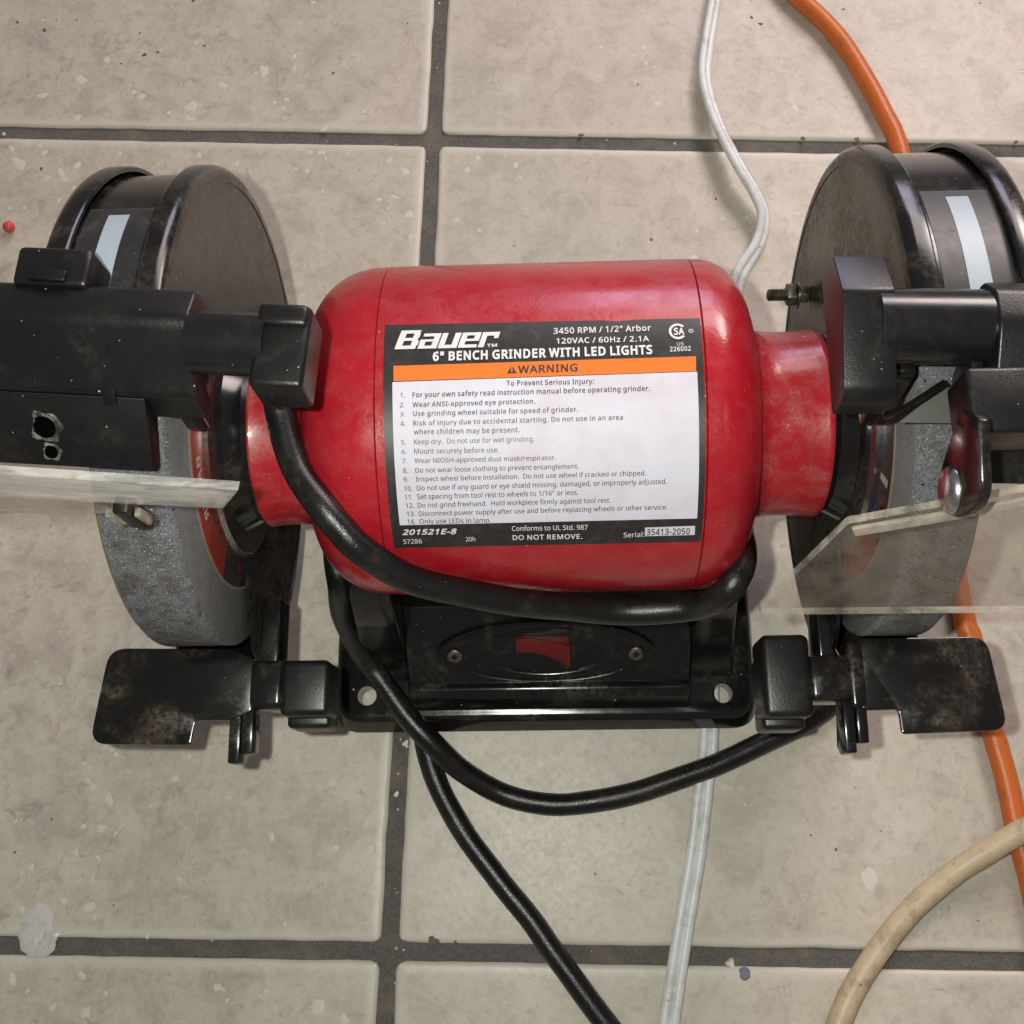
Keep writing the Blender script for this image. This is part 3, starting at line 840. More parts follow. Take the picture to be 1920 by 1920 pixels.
GLYPHS = {
    '"': (57, [[(38,64),(35,100),(48,100),(45,64)],[(12,64),(9,100),(22,100),(20,64)]]),
    ',': (38, [[(6,-18),(13,16),(26,16),(25,7),(15,-18)]]),
    '-': (45, [[(6,32),(6,43),(39,43),(39,32)]]),
    '.': (38, [[(19,-2),(13,0),(10,8),(13,15),(19,17),(25,15),(27,12),(27,3),(25,0)]]),
    '/': (52, [[(1,0),(39,100),(51,100),(13,0)]]),
    '0': (80, [[(40,-1),(30,0),(21,5),(15,12),(10,22),(7,50),(8,70),(14,88),(29,100),(40,102),(50,100),(59,95),(65,88),(70,78),(73,50),(72,31),(66,12),(51,0)],[(40,9),(50,12),(56,19),(59,27),(61,50),(59,73),(56,81),(50,88),(40,91),(30,88),(24,81),(21,73),(19,50),(21,27),(24,19),(30,12)]]),
    '1': (80, [[(38,0),(38,87),(19,71),(12,79),(39,100),(50,100),(50,0)]]),
    '2': (80, [[(7,0),(7,10),(46,50),(54,62),(56,74),(55,81),(51,87),(46,90),(32,90),(14,81),(8,90),(29,101),(51,100),(61,94),(67,86),(69,75),(66,60),(57,47),(22,11),(73,11),(73,0)]]),
    '3': (80, [[(34,-1),(13,1),(6,4),(6,16),(27,9),(34,9),(45,10),(53,14),(58,20),(59,29),(57,37),(52,42),(43,45),(22,46),(22,57),(42,58),(50,62),(55,68),(55,82),(52,87),(38,91),(24,89),(13,83),(7,91),(29,101),(52,100),(61,94),(67,86),(69,77),(68,68),(63,61),(48,52),(59,50),(66,45),(71,37),(71,20),(68,13),(56,2)]]),
    '4': (80, [[(51,0),(51,23),(3,23),(3,33),(50,101),(63,101),(63,34),(77,34),(77,23),(63,23),(63,0)],[(15,34),(51,34),(52,87)]]),
    '5': (80, [[(35,-1),(20,0),(9,4),(9,16),(21,11),(35,9),(45,10),(53,14),(58,21),(60,31),(54,46),(46,50),(30,51),(17,49),(11,53),(15,100),(65,100),(65,89),(25,89),(23,60),(48,61),(56,58),(63,54),(70,44),(72,32),(68,14),(62,7),(46,0)]]),
    '6': (80, [[(42,-1),(25,3),(18,9),(12,18),(8,33),(8,53),(12,74),(16,83),(30,96),(41,100),(63,101),(66,100),(66,90),(45,91),(38,88),(28,79),(22,66),(20,51),(36,62),(45,63),(56,61),(66,55),(72,45),(74,32),(70,14),(55,1)],[(42,9),(50,10),(56,15),(60,22),(61,32),(60,41),(57,47),(50,52),(42,53),(26,47),(20,35),(26,17),(35,10)]]),
    '7': (80, [[(19,0),(60,89),(6,89),(6,100),(73,100),(73,90),(33,0)]]),
    '8': (80, [[(40,-1),(31,-1),(16,6),(9,14),(7,25),(8,32),(13,42),(28,52),(15,62),(11,69),(11,85),(14,91),(19,95),(32,101),(52,100),(61,95),(68,88),(70,77),(64,63),(51,53),(57,50),(70,38),(73,26),(71,15),(64,6),(54,0)],[(40,58),(53,65),(58,77),(53,88),(47,91),(33,91),(27,88),(23,83),(23,72),(27,65)],[(40,8),(56,13),(60,19),(61,26),(60,32),(55,38),(38,47),(24,38),(20,32),(19,25),(20,19),(24,13)]]),
    '9': (80, [[(27,-1),(14,0),(14,11),(20,9),(36,9),(49,16),(56,27),(60,41),(60,49),(51,41),(44,38),(36,37),(24,39),(15,45),(9,55),(7,68),(8,77),(11,86),(22,97),(30,100),(48,100),(56,97),(63,91),(71,75),(73,57),(71,36),(64,17),(58,10),(50,4),(40,0)],[(38,47),(50,50),(60,61),(60,71),(55,83),(51,87),(39,91),(31,90),(25,85),(21,78),(19,68),(20,59),(24,53),(30,48)]]),
    ':': (38, [[(19,58),(13,60),(11,63),(11,72),(15,77),(22,77),(27,72),(27,63),(25,60)],[(19,-2),(13,0),(10,8),(13,15),(19,17),(25,15),(27,12),(27,3),(25,0)]]),
    'A': (89, [[(0,0),(39,100),(50,100),(89,0),(76,0),(64,31),(25,31),(13,0)],[(29,42),(61,42),(45,87)]]),
    'B': (91, [[(14,0),(14,100),(54,99),(63,98),(71,94),(78,87),(80,75),(79,67),(75,61),(61,52),(72,49),(81,41),(83,36),(81,16),(74,7),(59,1)],[(26,57),(56,58),(66,67),(66,81),(61,86),(54,88),(26,89)],[(26,11),(58,12),(65,16),(69,22),(69,37),(65,42),(57,46),(26,47)]]),
    'C': (89, [[(54,-1),(36,1),(20,13),(11,31),(9,40),(9,60),(14,77),(21,87),(30,95),(47,101),(67,101),(84,96),(79,85),(63,90),(47,89),(31,80),(26,72),(23,62),(23,39),(30,21),(37,15),(46,11),(56,10),(80,14),(80,3)]]),
    'D': (102, [[(14,0),(14,100),(54,99),(71,94),(88,78),(91,70),(94,51),(88,23),(80,13),(70,6),(57,1)],[(26,11),(40,11),(62,15),(76,29),(80,51),(79,63),(76,73),(71,80),(63,85),(54,88),(26,89)]]),
    'E': (78, [[(14,0),(14,100),(69,100),(69,89),(26,89),(26,58),(67,58),(67,47),(26,47),(26,11),(69,11),(69,0)]]),
    'F': (73, [[(14,0),(14,100),(69,100),(69,89),(26,89),(26,54),(67,54),(67,42),(26,42),(26,0)]]),
    'G': (102, [[(56,-1),(38,1),(21,12),(11,31),(9,40),(9,60),(11,69),(19,84),(32,95),(50,101),(76,100),(90,96),(85,85),(67,90),(49,89),(32,80),(26,72),(23,62),(22,50),(26,29),(31,21),(38,15),(47,11),(71,10),(79,12),(79,42),(57,42),(57,53),(92,53),(92,4),(83,1)]]),
    'H': (104, [[(14,0),(14,100),(26,100),(26,58),(77,58),(77,100),(90,100),(90,0),(77,0),(77,47),(26,47),(26,0)]]),
    'I': (47, [[(6,0),(6,7),(17,10),(17,90),(6,93),(6,100),(42,100),(42,93),(30,90),(30,10),(42,7),(42,0)]]),
    'K': (87, [[(14,0),(14,100),(26,100),(26,51),(70,100),(85,100),(46,56),(87,0),(72,0),(36,48),(26,39),(26,0)]]),
    'L': (73, [[(14,0),(14,100),(26,100),(26,11),(70,11),(70,0)]]),
    'M': (127, [[(14,0),(14,100),(32,100),(63,18),(95,100),(113,100),(113,0),(101,0),(102,88),(68,0),(58,0),(24,88),(25,0)]]),
    'N': (106, [[(14,0),(14,100),(28,100),(82,17),(81,100),(93,100),(93,0),(78,0),(25,83),(25,0)]]),
    'O': (109, [[(55,-1),(36,1),(20,13),(14,23),(9,40),(9,60),(11,69),(20,87),(36,99),(55,102),(73,99),(89,87),(96,77),(101,50),(96,23),(89,13),(73,1)],[(55,10),(74,14),(80,20),(87,39),(88,50),(87,62),(80,80),(74,86),(55,90),(36,86),(30,80),(25,72),(22,50),(25,28),(30,20),(36,14)]]),
    'P': (85, [[(14,0),(14,100),(40,100),(62,97),(69,92),(75,83),(78,71),(74,55),(61,43),(51,40),(26,39),(26,0)],[(26,50),(49,51),(58,54),(63,61),(65,70),(63,78),(58,84),(50,88),(26,89)]]),
    'R': (87, [[(14,0),(14,100),(41,100),(62,97),(69,93),(75,84),(78,72),(75,58),(71,53),(58,45),(85,0),(70,0),(46,41),(26,41),(26,0)],[(26,52),(52,53),(59,57),(63,63),(65,71),(63,79),(59,85),(51,88),(26,89)]]),
    'S': (77, [[(35,-1),(7,3),(7,15),(27,10),(45,11),(52,14),(56,19),(58,26),(56,34),(48,40),(23,51),(15,58),(10,66),(8,76),(9,83),(12,90),(17,95),(31,101),(55,100),(68,96),(64,85),(47,90),(32,89),(22,82),(21,76),(23,67),(26,64),(58,49),(67,40),(70,34),(68,15),(61,6),(54,2),(45,-1)]]),
    'T': (78, [[(33,0),(33,89),(1,89),(1,100),(76,100),(76,89),(45,89),(45,0)]]),
    'U': (102, [[(51,-1),(30,3),(22,9),(17,16),(13,36),(13,100),(25,100),(25,35),(27,24),(32,16),(40,11),(51,10),(63,11),(71,17),(76,25),(77,100),(90,100),(89,25),(80,9),(73,3)]]),
    'V': (84, [[(36,0),(0,100),(13,100),(36,36),(42,14),(48,36),(71,100),(84,100),(48,0)]]),
    'W': (130, [[(28,0),(2,100),(15,100),(35,15),(40,40),(58,100),(71,100),(95,15),(115,100),(128,100),(102,0),(89,0),(65,85),(41,0)]]),
    'X': (82, [[(1,0),(34,52),(3,100),(17,100),(41,61),(66,100),(79,100),(48,52),(82,0),(67,0),(41,43),(14,0)]]),
    'a': (79, [[(30,-1),(21,0),(13,4),(8,11),(6,21),(9,31),(15,38),(22,42),(55,45),(54,58),(51,63),(40,66),(28,65),(18,61),(15,70),(33,76),(52,75),(61,70),(66,63),(67,0),(58,0),(55,11),(50,5),(39,-1)],[(33,9),(42,10),(49,14),(53,20),(55,37),(32,35),(25,32),(21,27),(19,21),(20,15),(27,9)]]),
    'b': (86, [[(47,-1),(39,-1),(28,5),(24,10),(21,0),(12,0),(12,106),(24,106),(24,65),(28,70),(39,76),(47,76),(60,74),(70,67),(75,59),(78,49),(78,26),(75,16),(70,8),(60,1)],[(46,9),(54,11),(61,16),(66,38),(63,53),(57,63),(45,66),(35,64),(29,59),(25,50),(24,37),(25,25),(29,16),(35,11)]]),
    'c': (67, [[(42,-1),(24,3),(17,8),(12,15),(9,25),(9,50),(12,60),(25,72),(33,75),(48,76),(63,72),(59,62),(43,66),(30,63),(23,53),(20,37),(22,25),(26,16),(33,11),(42,9),(61,14),(61,3)]]),
    'd': (86, [[(39,-1),(26,1),(16,8),(11,16),(8,37),(12,59),(16,67),(26,74),(39,76),(47,76),(63,65),(62,106),(74,106),(74,0),(64,0),(62,10),(47,-1)],[(40,9),(51,10),(57,15),(61,24),(62,35),(61,50),(57,59),(51,64),(40,66),(32,64),(25,58),(20,37),(25,16),(32,11)]]),
    'e': (79, [[(44,-1),(25,3),(18,8),(12,16),(8,37),(12,58),(17,66),(23,72),(41,76),(50,75),(64,67),(71,52),(72,43),(72,35),(20,35),(22,24),(27,16),(34,11),(51,9),(68,14),(68,4),(63,1)],[(21,45),(59,45),(58,54),(55,60),(49,65),(33,65),(27,61)]]),
    'f': (48, [[(15,0),(15,66),(2,66),(2,71),(15,75),(17,92),(22,101),(29,106),(44,107),(54,105),(51,95),(43,97),(34,96),(28,88),(28,75),(46,75),(46,66),(28,66),(28,0)]]),
    'g': (86, [[(41,-34),(14,-29),(14,-18),(31,-23),(50,-22),(57,-18),(61,-11),(62,10),(56,4),(48,0),(39,-1),(26,1),(16,9),(11,16),(9,26),(8,37),(11,58),(16,66),(26,74),(46,76),(52,74),(63,65),(64,75),(74,75),(74,-1),(71,-19),(60,-30)],[(40,9),(50,10),(57,15),(61,23),(62,34),(61,51),(57,59),(50,64),(40,66),(32,64),(26,59),(22,50),(20,37),(22,25),(26,16),(32,11)]]),
    'h': (87, [[(12,0),(12,106),(24,106),(24,65),(34,73),(41,76),(48,76),(60,75),(68,70),(73,61),(75,49),(75,0),(63,0),(63,48),(59,62),(46,66),(36,64),(29,59),(25,50),(24,39),(24,0)]]),
    'i': (36, [[(18,88),(13,89),(11,92),(11,99),(15,103),(21,103),(25,99),(25,92),(23,89)],[(12,0),(12,75),(24,75),(24,0)]]),
    'j': (36, [[(18,88),(13,89),(11,92),(11,99),(15,103),(21,103),(25,99),(25,92),(23,89)],[(3,-34),(-8,-32),(-8,-22),(6,-23),(11,-17),(12,75),(24,75),(23,-21),(19,-28),(13,-32)]]),
    'k': (75, [[(12,0),(12,106),(24,106),(24,39),(57,75),(71,75),(41,43),(74,0),(59,0),(33,35),(24,28),(24,0)]]),
    'l': (36, [[(12,0),(12,106),(24,106),(24,0)]]),
    'm': (131, [[(12,0),(12,75),(22,75),(24,65),(28,70),(40,76),(57,75),(65,71),(69,64),(80,73),(87,76),(105,75),(113,70),(118,61),(120,49),(120,0),(107,0),(107,48),(104,62),(92,66),(83,65),(77,60),(73,52),(72,0),(60,0),(60,48),(56,62),(44,66),(35,64),(29,59),(25,51),(24,0)]]),
    'n': (87, [[(12,0),(12,75),(22,75),(24,65),(34,74),(41,76),(60,75),(68,70),(73,61),(75,49),(75,0),(63,0),(63,48),(59,62),(46,66),(36,64),(29,59),(25,51),(24,0)]]),
    'o': (85, [[(42,-1),(24,3),(17,9),(12,16),(8,38),(12,59),(17,66),(24,72),(43,76),(61,72),(68,66),(73,59),(77,38),(73,16),(68,9),(61,3)],[(42,9),(52,11),(59,17),(63,26),(64,38),(63,50),(59,59),(52,64),(42,66),(32,64),(26,59),(22,50),(20,38),(22,26),(26,17),(33,11)]]),
    'p': (86, [[(12,-34),(12,75),(22,75),(24,65),(39,76),(60,74),(70,67),(75,59),(78,49),(78,26),(75,16),(70,9),(60,1),(47,-1),(40,-1),(33,2),(23,10),(24,-34)],[(46,9),(52,10),(61,17),(64,23),(66,38),(61,58),(54,64),(45,66),(29,60),(24,38),(25,25),(29,16),(35,11)]]),
    'r': (58, [[(12,0),(12,75),(22,75),(24,61),(33,72),(40,75),(56,76),(54,64),(46,65),(35,62),(27,53),(24,40),(24,0)]]),
    's': (67, [[(31,-1),(17,0),(7,3),(7,15),(18,10),(39,9),(48,15),(49,20),(45,27),(18,40),(10,46),(7,57),(9,65),(15,71),(24,75),(42,76),(54,74),(59,71),(55,62),(40,66),(28,66),(20,61),(19,54),(23,50),(55,34),(58,31),(61,21),(59,11),(53,4),(43,0)]]),
    't': (51, [[(35,-1),(24,1),(16,8),(13,22),(13,66),(2,66),(2,71),(13,76),(18,92),(25,92),(25,75),(47,75),(47,66),(25,66),(26,16),(32,10),(47,10),(47,1)]]),
    'u': (87, [[(38,-1),(26,0),(18,5),(13,14),(11,26),(11,75),(24,75),(24,27),(28,13),(40,9),(51,11),(57,16),(61,24),(62,75),(75,75),(75,0),(65,0),(62,10),(52,1)]]),
    'v': (71, [[(28,0),(0,75),(13,75),(32,24),(35,11),(58,75),(71,75),(43,0)]]),
    'w': (110, [[(22,0),(2,75),(14,75),(30,13),(48,75),(62,75),(80,13),(96,75),(109,75),(88,0),(73,0),(55,62),(36,0)]]),
    'y': (71, [[(12,-34),(2,-32),(2,-23),(10,-24),(20,-20),(24,-16),(30,0),(0,75),(13,75),(32,27),(36,12),(58,75),(71,75),(35,-20),(22,-32)]]),
    'z': (66, [[(5,0),(5,8),(46,66),(8,66),(8,75),(59,75),(59,66),(20,10),(60,10),(60,0)]]),
    '®': (84, [[(13,0),(13,100),(71,100),(71,0)],[(20,7),(64,7),(64,93),(20,93)]]),
}
SPACE = 36



def text_mesh(s, style):
    """filled outlines of a line of plain sans-serif letters, cap height 1"""
    cu = bpy.data.curves.new('txt', 'CURVE')
    cu.dimensions = '2D'
    cu.fill_mode = 'BOTH'
    cu.offset = {'r': 0.006, 'm': 0.028, 'b': 0.042, 'x': 0.062, 'i': 0.05}[style]
    pen = 0.0
    sh = 0.3 if style == 'i' else 0.0
    for ch in s:
        if ch == ' ':
            pen += SPACE / 100
            continue
        adv, loops = GLYPHS[ch]
        for lp in loops:
            lp = [q for k, q in enumerate(lp) if q != lp[k - 1]]
            sp = cu.splines.new('POLY')
            sp.points.add(len(lp) - 1)
            for p, (x, y) in zip(sp.points, lp):
                p.co = (pen + x / 100 + sh * y / 100, y / 100, 0, 1)
            sp.use_cyclic_u = True
        pen += adv / 100 + {'x': 0.13, 'm': 0.09, 'b': 0.08, 'i': 0.08}.get(style, 0.0)
    o = bpy.data.objects.new('txt', cu)
    COL.objects.link(o)
    dg = bpy.context.evaluated_depsgraph_get()
    me = bpy.data.meshes.new_from_object(o.evaluated_get(dg))
    bpy.data.objects.remove(o)
    bpy.data.curves.remove(cu)
    return me


def add_text(bm, s, x0, s0, x1, s1, cap, style, lift=0.040, mapper=on_shell):
    me = text_mesh(s, style)
    xs = [v.co.x for v in me.vertices]
    lo, hi = min(xs), max(xs)
    vs = []
    for v in me.vertices:
        u = (v.co.x - lo) / (hi - lo)
        vs.append(bm.verts.new(mapper(x0 + (x1 - x0) * u, s0 + (s1 - s0) * u + v.co.y * cap, lift)))
    for p in me.polygons:
        try:
            bm.faces.new([vs[k] for k in p.vertices])
        except ValueError:
            pass
    bpy.data.meshes.remove(me)


dark, pale = bmesh.new(), bmesh.new()
for s, x0, s0, x1, s1, cap, st, col in LABEL_TEXT:
    add_text(pale if col == 'w' else dark, s, x0, s0, x1, s1, cap, st)
# warning triangle with its exclamation mark left open
tx, ts = -1.125, 7.517


def tri(bm, pts, lift=0.040):
    bm.faces.new([bm.verts.new(on_shell(a, b, lift)) for a, b in pts])


tri(dark, [(tx - 0.13, ts), (tx - 0.02, ts + 0.035), (tx - 0.02, ts + 0.15), (tx, ts + 0.225)])
tri(dark, [(tx + 0.13, ts), (tx, ts + 0.225), (tx + 0.02, ts + 0.15), (tx + 0.02, ts + 0.035)])
tri(dark, [(tx - 0.13, ts), (tx + 0.13, ts), (tx + 0.02, ts + 0.035), (tx - 0.02, ts + 0.035)])
# maker's wordmark in heavy slanted block letters
GL = {'B': [(0, 0, .3, 1), (.3, .82, .92, 1), (.3, .43, .92, .58), (.3, 0, .95, .18), (.66, .58, .95, .82), (.68, .18, 1, .43)],
      'a': [(.08, .64, .68, .8), (.68, 0, 1, .8), (.3, .36, .68, .48), (0, 0, .3, .48), (.3, 0, .68, .15)],
      'u': [(0, 0, .3, .8), (.3, 0, .68, .17), (.68, 0, 1, .8)],
      'e': [(0, 0, .3, .8), (.3, .64, 1, .8), (.7, .46, 1, .64), (.3, .34, 1, .46), (.3, 0, .98, .16)],
      'r': [(0, 0, .32, .8), (.32, .6, 1, .8), (.74, .46, 1, .6)]}
ux, us, uh = -4.24, 8.285, 0.585
for ch, w in zip('Bauer', (0.58, 0.50, 0.50, 0.50, 0.46)):
    for a, b, c, d in GL[ch]:
        def pp(u, v):
            return (ux + u * w + v * uh * 0.30, us + v * uh)
        patch(pale, [pp(a, d), pp(c, d), pp(c, b), pp(a, b)], 0.040, 1, 4)
    ux += w + 0.035
# approval mark: a broad C round the letters SA
cx, cs, n = 3.27, 8.63, 26
for k in range(n):
    t0, t1 = (math.radians(42 + 276 * (k + q) / n) for q in (0, 1))
    tri(pale, [(cx + r * math.cos(t), cs + r * 1.05 * math.sin(t)) for t, r in ((t0, .17), (t0, .235), (t1, .235), (t1, .17))])
for k in range(14):          # small ring of the registered mark
    t0, t1 = (2 * math.pi * (k + q) / 14 for q in (0, 1))
    tri(pale, [(3.615 + r * math.cos(t), 8.63 + r * math.sin(t)) for t, r in ((t0, .05), (t0, .065), (t1, .065), (t1, .05))])
add_text(pale, 'R', 3.595, 8.605, 3.638, 8.605, 0.055, 'r')
add_text(pale, 'SA', cx - 0.10, cs - 0.10, cx + 0.17, cs - 0.10, 0.20, 'x')
tag(obj('dark_lettering', dark, 'ink', label), kind='stuff')
tag(obj('pale_lettering', pale, 'label_print', label), kind='stuff')

# ---- base plate, pedestal, switch
bm = prism(rpoly([(-8.62, -8.0), (7.50, -8.0), (7.50, 7.9), (-8.62, 7.9)], 1.0, 8), 'z', 0.45, 1.4, 0, taper=rpoly([(-8.42, -7.66), (7.30, -7.66), (7.30, 7.6), (-8.42, 7.6)], 1.0, 8))
bevel(bm, [e for e in bm.edges if all(v.co.z > 1.38 for v in e.verts)], 0.2, 4)
base = obj('base_plate', bm, 'base', G)
cut = []
for x, y in ((-7.28, -6.72), (6.14, -6.80), (-7.28, 6.7), (6.14, 6.7)):
    b2 = bmesh.new()
    bmesh.ops.create_cone(b2, cap_ends=True, segments=28, radius1=0.36, radius2=0.36, depth=4, matrix=Matrix.Translation((x, y, 0.6)))
    cut.append(obj('cutter', b2, 'base'))
boolean_holes(base, cut)
for x, y in ((-7.6, -5.2), (6.5, -5.2), (-7.6, 5.6), (6.5, 5.6)):
    b2 = bmesh.new()
    bmesh.ops.create_cone(b2, cap_ends=True, segments=24, radius1=0.6, radius2=0.7, depth=0.5, matrix=Matrix.Translation((x, y, 0.25)))
    obj('rubber_foot', b2, 'rubber', base)

# pedestal core with the sloping switch panel, and the two cheeks that carry the motor
bm = prism([(-7.42, 1.2), (-6.92, 2.05), (-6.62, 2.2), (-6.35, 2.12), (-3.9, 4.3), (-3.3, 8.6), (3.3, 8.6), (5.2, 1.2)], 'x', -5.62, 4.86, 0.10, 3)
ped = obj('pedestal', bm, 'base', G)
for x0, x1, t0, t1 in ((-7.55, -5.6, -6.9, -5.6), (4.84, 6.6, 4.84, 5.9)):
    bm = bmesh.new()
    prof = [(-6.35, 1.2), (-5.85, 1.75), (-5.35, 2.7), (-4.75, 4.9), (-4.25, 7.3), (-3.0, 8.4), (3.0, 8.4), (4.2, 7.3), (5.0, 2.7), (6.3, 1.2)]
    L0, L1 = [], []
    for y, z in prof:
        f = (z - 1.2) / 7.2
        L0.append(bm.verts.new((x0 + (t0 - x0) * f, y, z)))
        L1.append(bm.verts.new((x1 + (t1 - x1) * f, y, z)))
    bm.faces.new(L0)
    bm.faces.new(list(reversed(L1)))
    for k in range(len(prof)):
        k2 = (k + 1) % len(prof)
        bm.faces.new((L0[k], L1[k], L1[k2], L0[k2]))
    bmesh.ops.recalc_face_normals(bm, faces=bm.faces)
    bevel(bm, [e for e in bm.edges if e.calc_face_angle(0) > 0.9], 0.16, 3)
    obj('pedestal_cheek', bm, 'base', ped)

# elliptical switch plate lying on the slope
sl = math.atan2(4.3 - 2.12, 2.45)
cY, cZ = -5.35, 3.03


def on_slope(a, b, h):
    return (-0.46 + a, cY + b * math.cos(sl) - h * math.sin(sl), cZ + b * math.sin(sl) + h * math.cos(sl))


bm = bmesh.new()
prof = [(1.02, -0.1), (1.0, 0.10), (0.985, 0.15), (0.95, 0.16), (0.92, 0.13), (0.90, 0.09), (0.74, 0.08), (0.70, 0.06), (0.66, -0.02), (0.55, -0.06), (0.0, -0.06)]
K = 72
rings = []
for f, h in prof:
    if f == 0:
        rings.append([bm.verts.new(on_slope(0, 0, h))] * K)
    else:
        # the inner well is rounder than the rim
        ea, eb = (3.95, 1.32) if f > 0.76 else (3.5, 1.42)
        rings.append([bm.verts.new(on_slope(ea * f * math.cos(2 * math.pi * k / K), eb * f * math.sin(2 * math.pi * k / K), h)) for k in range(K)])
for A, B in zip(rings, rings[1:]):
    for k in range(K):
        vs = []
        for v in (A[k], A[(k + 1) % K], B[(k + 1) % K], B[k]):
            if v not in vs:
                vs.append(v)
        bm.faces.new(vs)
plate = obj('switch_plate', bm, 'base', G)
for a in (-3.35, 3.30):
    bm = bmesh.new()
    K2 = 24
    rr = [(0.27, 0.08), (0.27, 0.16), (0.22, 0.19), (0.12, 0.19), (0.10, 0.13), (0.0, 0.13)]
    rings = [[bm.verts.new(on_slope(a, -0.12, h))] * K2 if f == 0 else [bm.verts.new(on_slope(a + f * math.cos(2 * math.pi * k / K2), -0.12 + f * math.sin(2 * math.pi * k / K2), h)) for k in range(K2)] for f, h in rr]
    for A, B in zip(rings, rings[1:]):
        for k in range(K2):
            vs = []
            for v in (A[k], A[(k + 1) % K2], B[(k + 1) % K2], B[k]):
                if v not in vs:
                    vs.append(v)
            bm.faces.new(vs)
    for w_, l_ in ((0.13, 0.022), (0.022, 0.13)):
        q = [bm.verts.new(on_slope(a + u * w_, -0.12 + v * l_, 0.195)) for u, v in ((-1, -1), (1, -1), (1, 1), (-1, 1))]
        for v in q[:0]:
            pass
        fc = bm.faces.new(q)
        fc.material_index = 1
        if l_ > w_:
            for v in q:
                v.co += Vector((0, -math.sin(sl), math.cos(sl))) * 0.004
    obj('screw', bm, ['zinc', 'hole'], plate)
# rocker tipped to one side, tall at the right
bm = bmesh.new()
xa = [(-1.08, 0.25), (-0.55, 0.22), (0.0, 0.32), (0.50, 0.55), (0.84, 0.80), (0.90, 0.75)]
cols_ = []
for x, h in xa:
    cols_.append([bm.verts.new(on_slope(x, b, z)) for b, z in ((0.62, -0.1), (0.62, h), (0.05 - 0.28 * max(0, (x + .4)) / 1.4, h), (0.05 - 0.28 * max(0, (x + .4)) / 1.4, -0.1))])
for A, B in zip(cols_, cols_[1:]):
    for k in range(4):
        bm.faces.new((A[k], A[(k + 1) % 4], B[(k + 1) % 4], B[k]))
bm.faces.new(cols_[0])
bm.faces.new(list(reversed(cols_[-1])))
bmesh.ops.recalc_face_normals(bm, faces=bm.faces)
bevel(bm, [e for e in bm.edges if e.calc_face_angle(0) > 0.8], 0.05, 2)
obj('switch_rocker', bm, 'switch', G, smooth=30)


# ---- wheel guards
def pol(r, a):
    t = math.radians(a)
    return (-r * math.cos(t), H + r * math.sin(t))


def guard(xp, sg, ring, a_open0, a_open1, lab, ptop, stop):
    def X(d):
        return xp + sg * d
    out = [pol(7.62, a_open1 + (360 + a_open0 - a_open1) * k / 96) for k in range(97)]
    # inner outline of the opening, with soft corners
    ang = [-10 + (a_open1 + 4) * k / 20 for k in range(21)]
    out += [(-6.25, 9.45), (-5.5, 10.15), (-4.4, 10.6), (-3.7, 10.8)] + [pol(ring, a) for a in ang] + [pol(4.4, a_open1 - 2), pol(5.4, a_open1 - 0.5)]
    bm = prism(out, 'x', X(0.02), X(0.15), 0)
    lip = [(X(0.0), 7.5), (X(0.0), 7.68), (X(0.05), 7.84), (X(0.16), 7.95), (X(0.32), 8.0), (X(0.64), 8.0), (X(0.69), 7.96), (X(0.69), 7.86), (X(0.35), 7.84), (X(0.17), 7.7), (X(0.16), 7.5)]
    lathe(lip, 0, H, 110, a_open1, 360 + a_open0, closed=True, bm=bm)
    bm.normal_update()
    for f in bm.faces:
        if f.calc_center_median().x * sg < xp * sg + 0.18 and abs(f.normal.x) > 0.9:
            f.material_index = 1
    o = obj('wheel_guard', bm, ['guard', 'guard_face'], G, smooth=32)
    o['label'] = lab
    obj('guard_band', lathe([(X(0.66), 7.74), (X(2.66), 7.74), (X(2.66), 7.62), (X(0.66), 7.62)], 0, H, 110, 86, 333, closed=True), 'guard', o, 50)
    cov = [(X(2.60), 7.87), (X(2.60), 7.98), (X(2.66), 8.02), (X(3.05), 8.02), (X(3.18), 7.96), (X(3.25), 7.82), (X(3.27), 7.6), (X(3.27), 2.0), (X(3.17), 2.0), (X(3.16), 7.6), (X(3.0), 7.87)]
    obj('outer_cover', lathe(cov, 0, H, 100, 86, 322, closed=True), 'guard', o, 40)
    st = obj('guard_sticker', lathe([(X(0.86), 7.755), (X(2.58), 7.755), (X(2.58), 7.742), (X(0.86), 7.742)], 0, H, 24, 87, ptop, closed=True), 'panel', o, 50)
    obj('reflective_stripe', lathe([(X(1.45), 7.77), (X(2.0), 7.77), (X(2.0), 7.757), (X(1.45), 7.757)], 0, H, 24, 88, stop, closed=True), 'stripe', o, 50)
    return o


guard(-9.46, -1, 3.15, -27, 80, 'black wheel guard left of the motor', 120, 117.4)
guard(8.42, 1, 3.45, -27, 80, 'black wheel guard right of the motor', 117.8, 115.6)


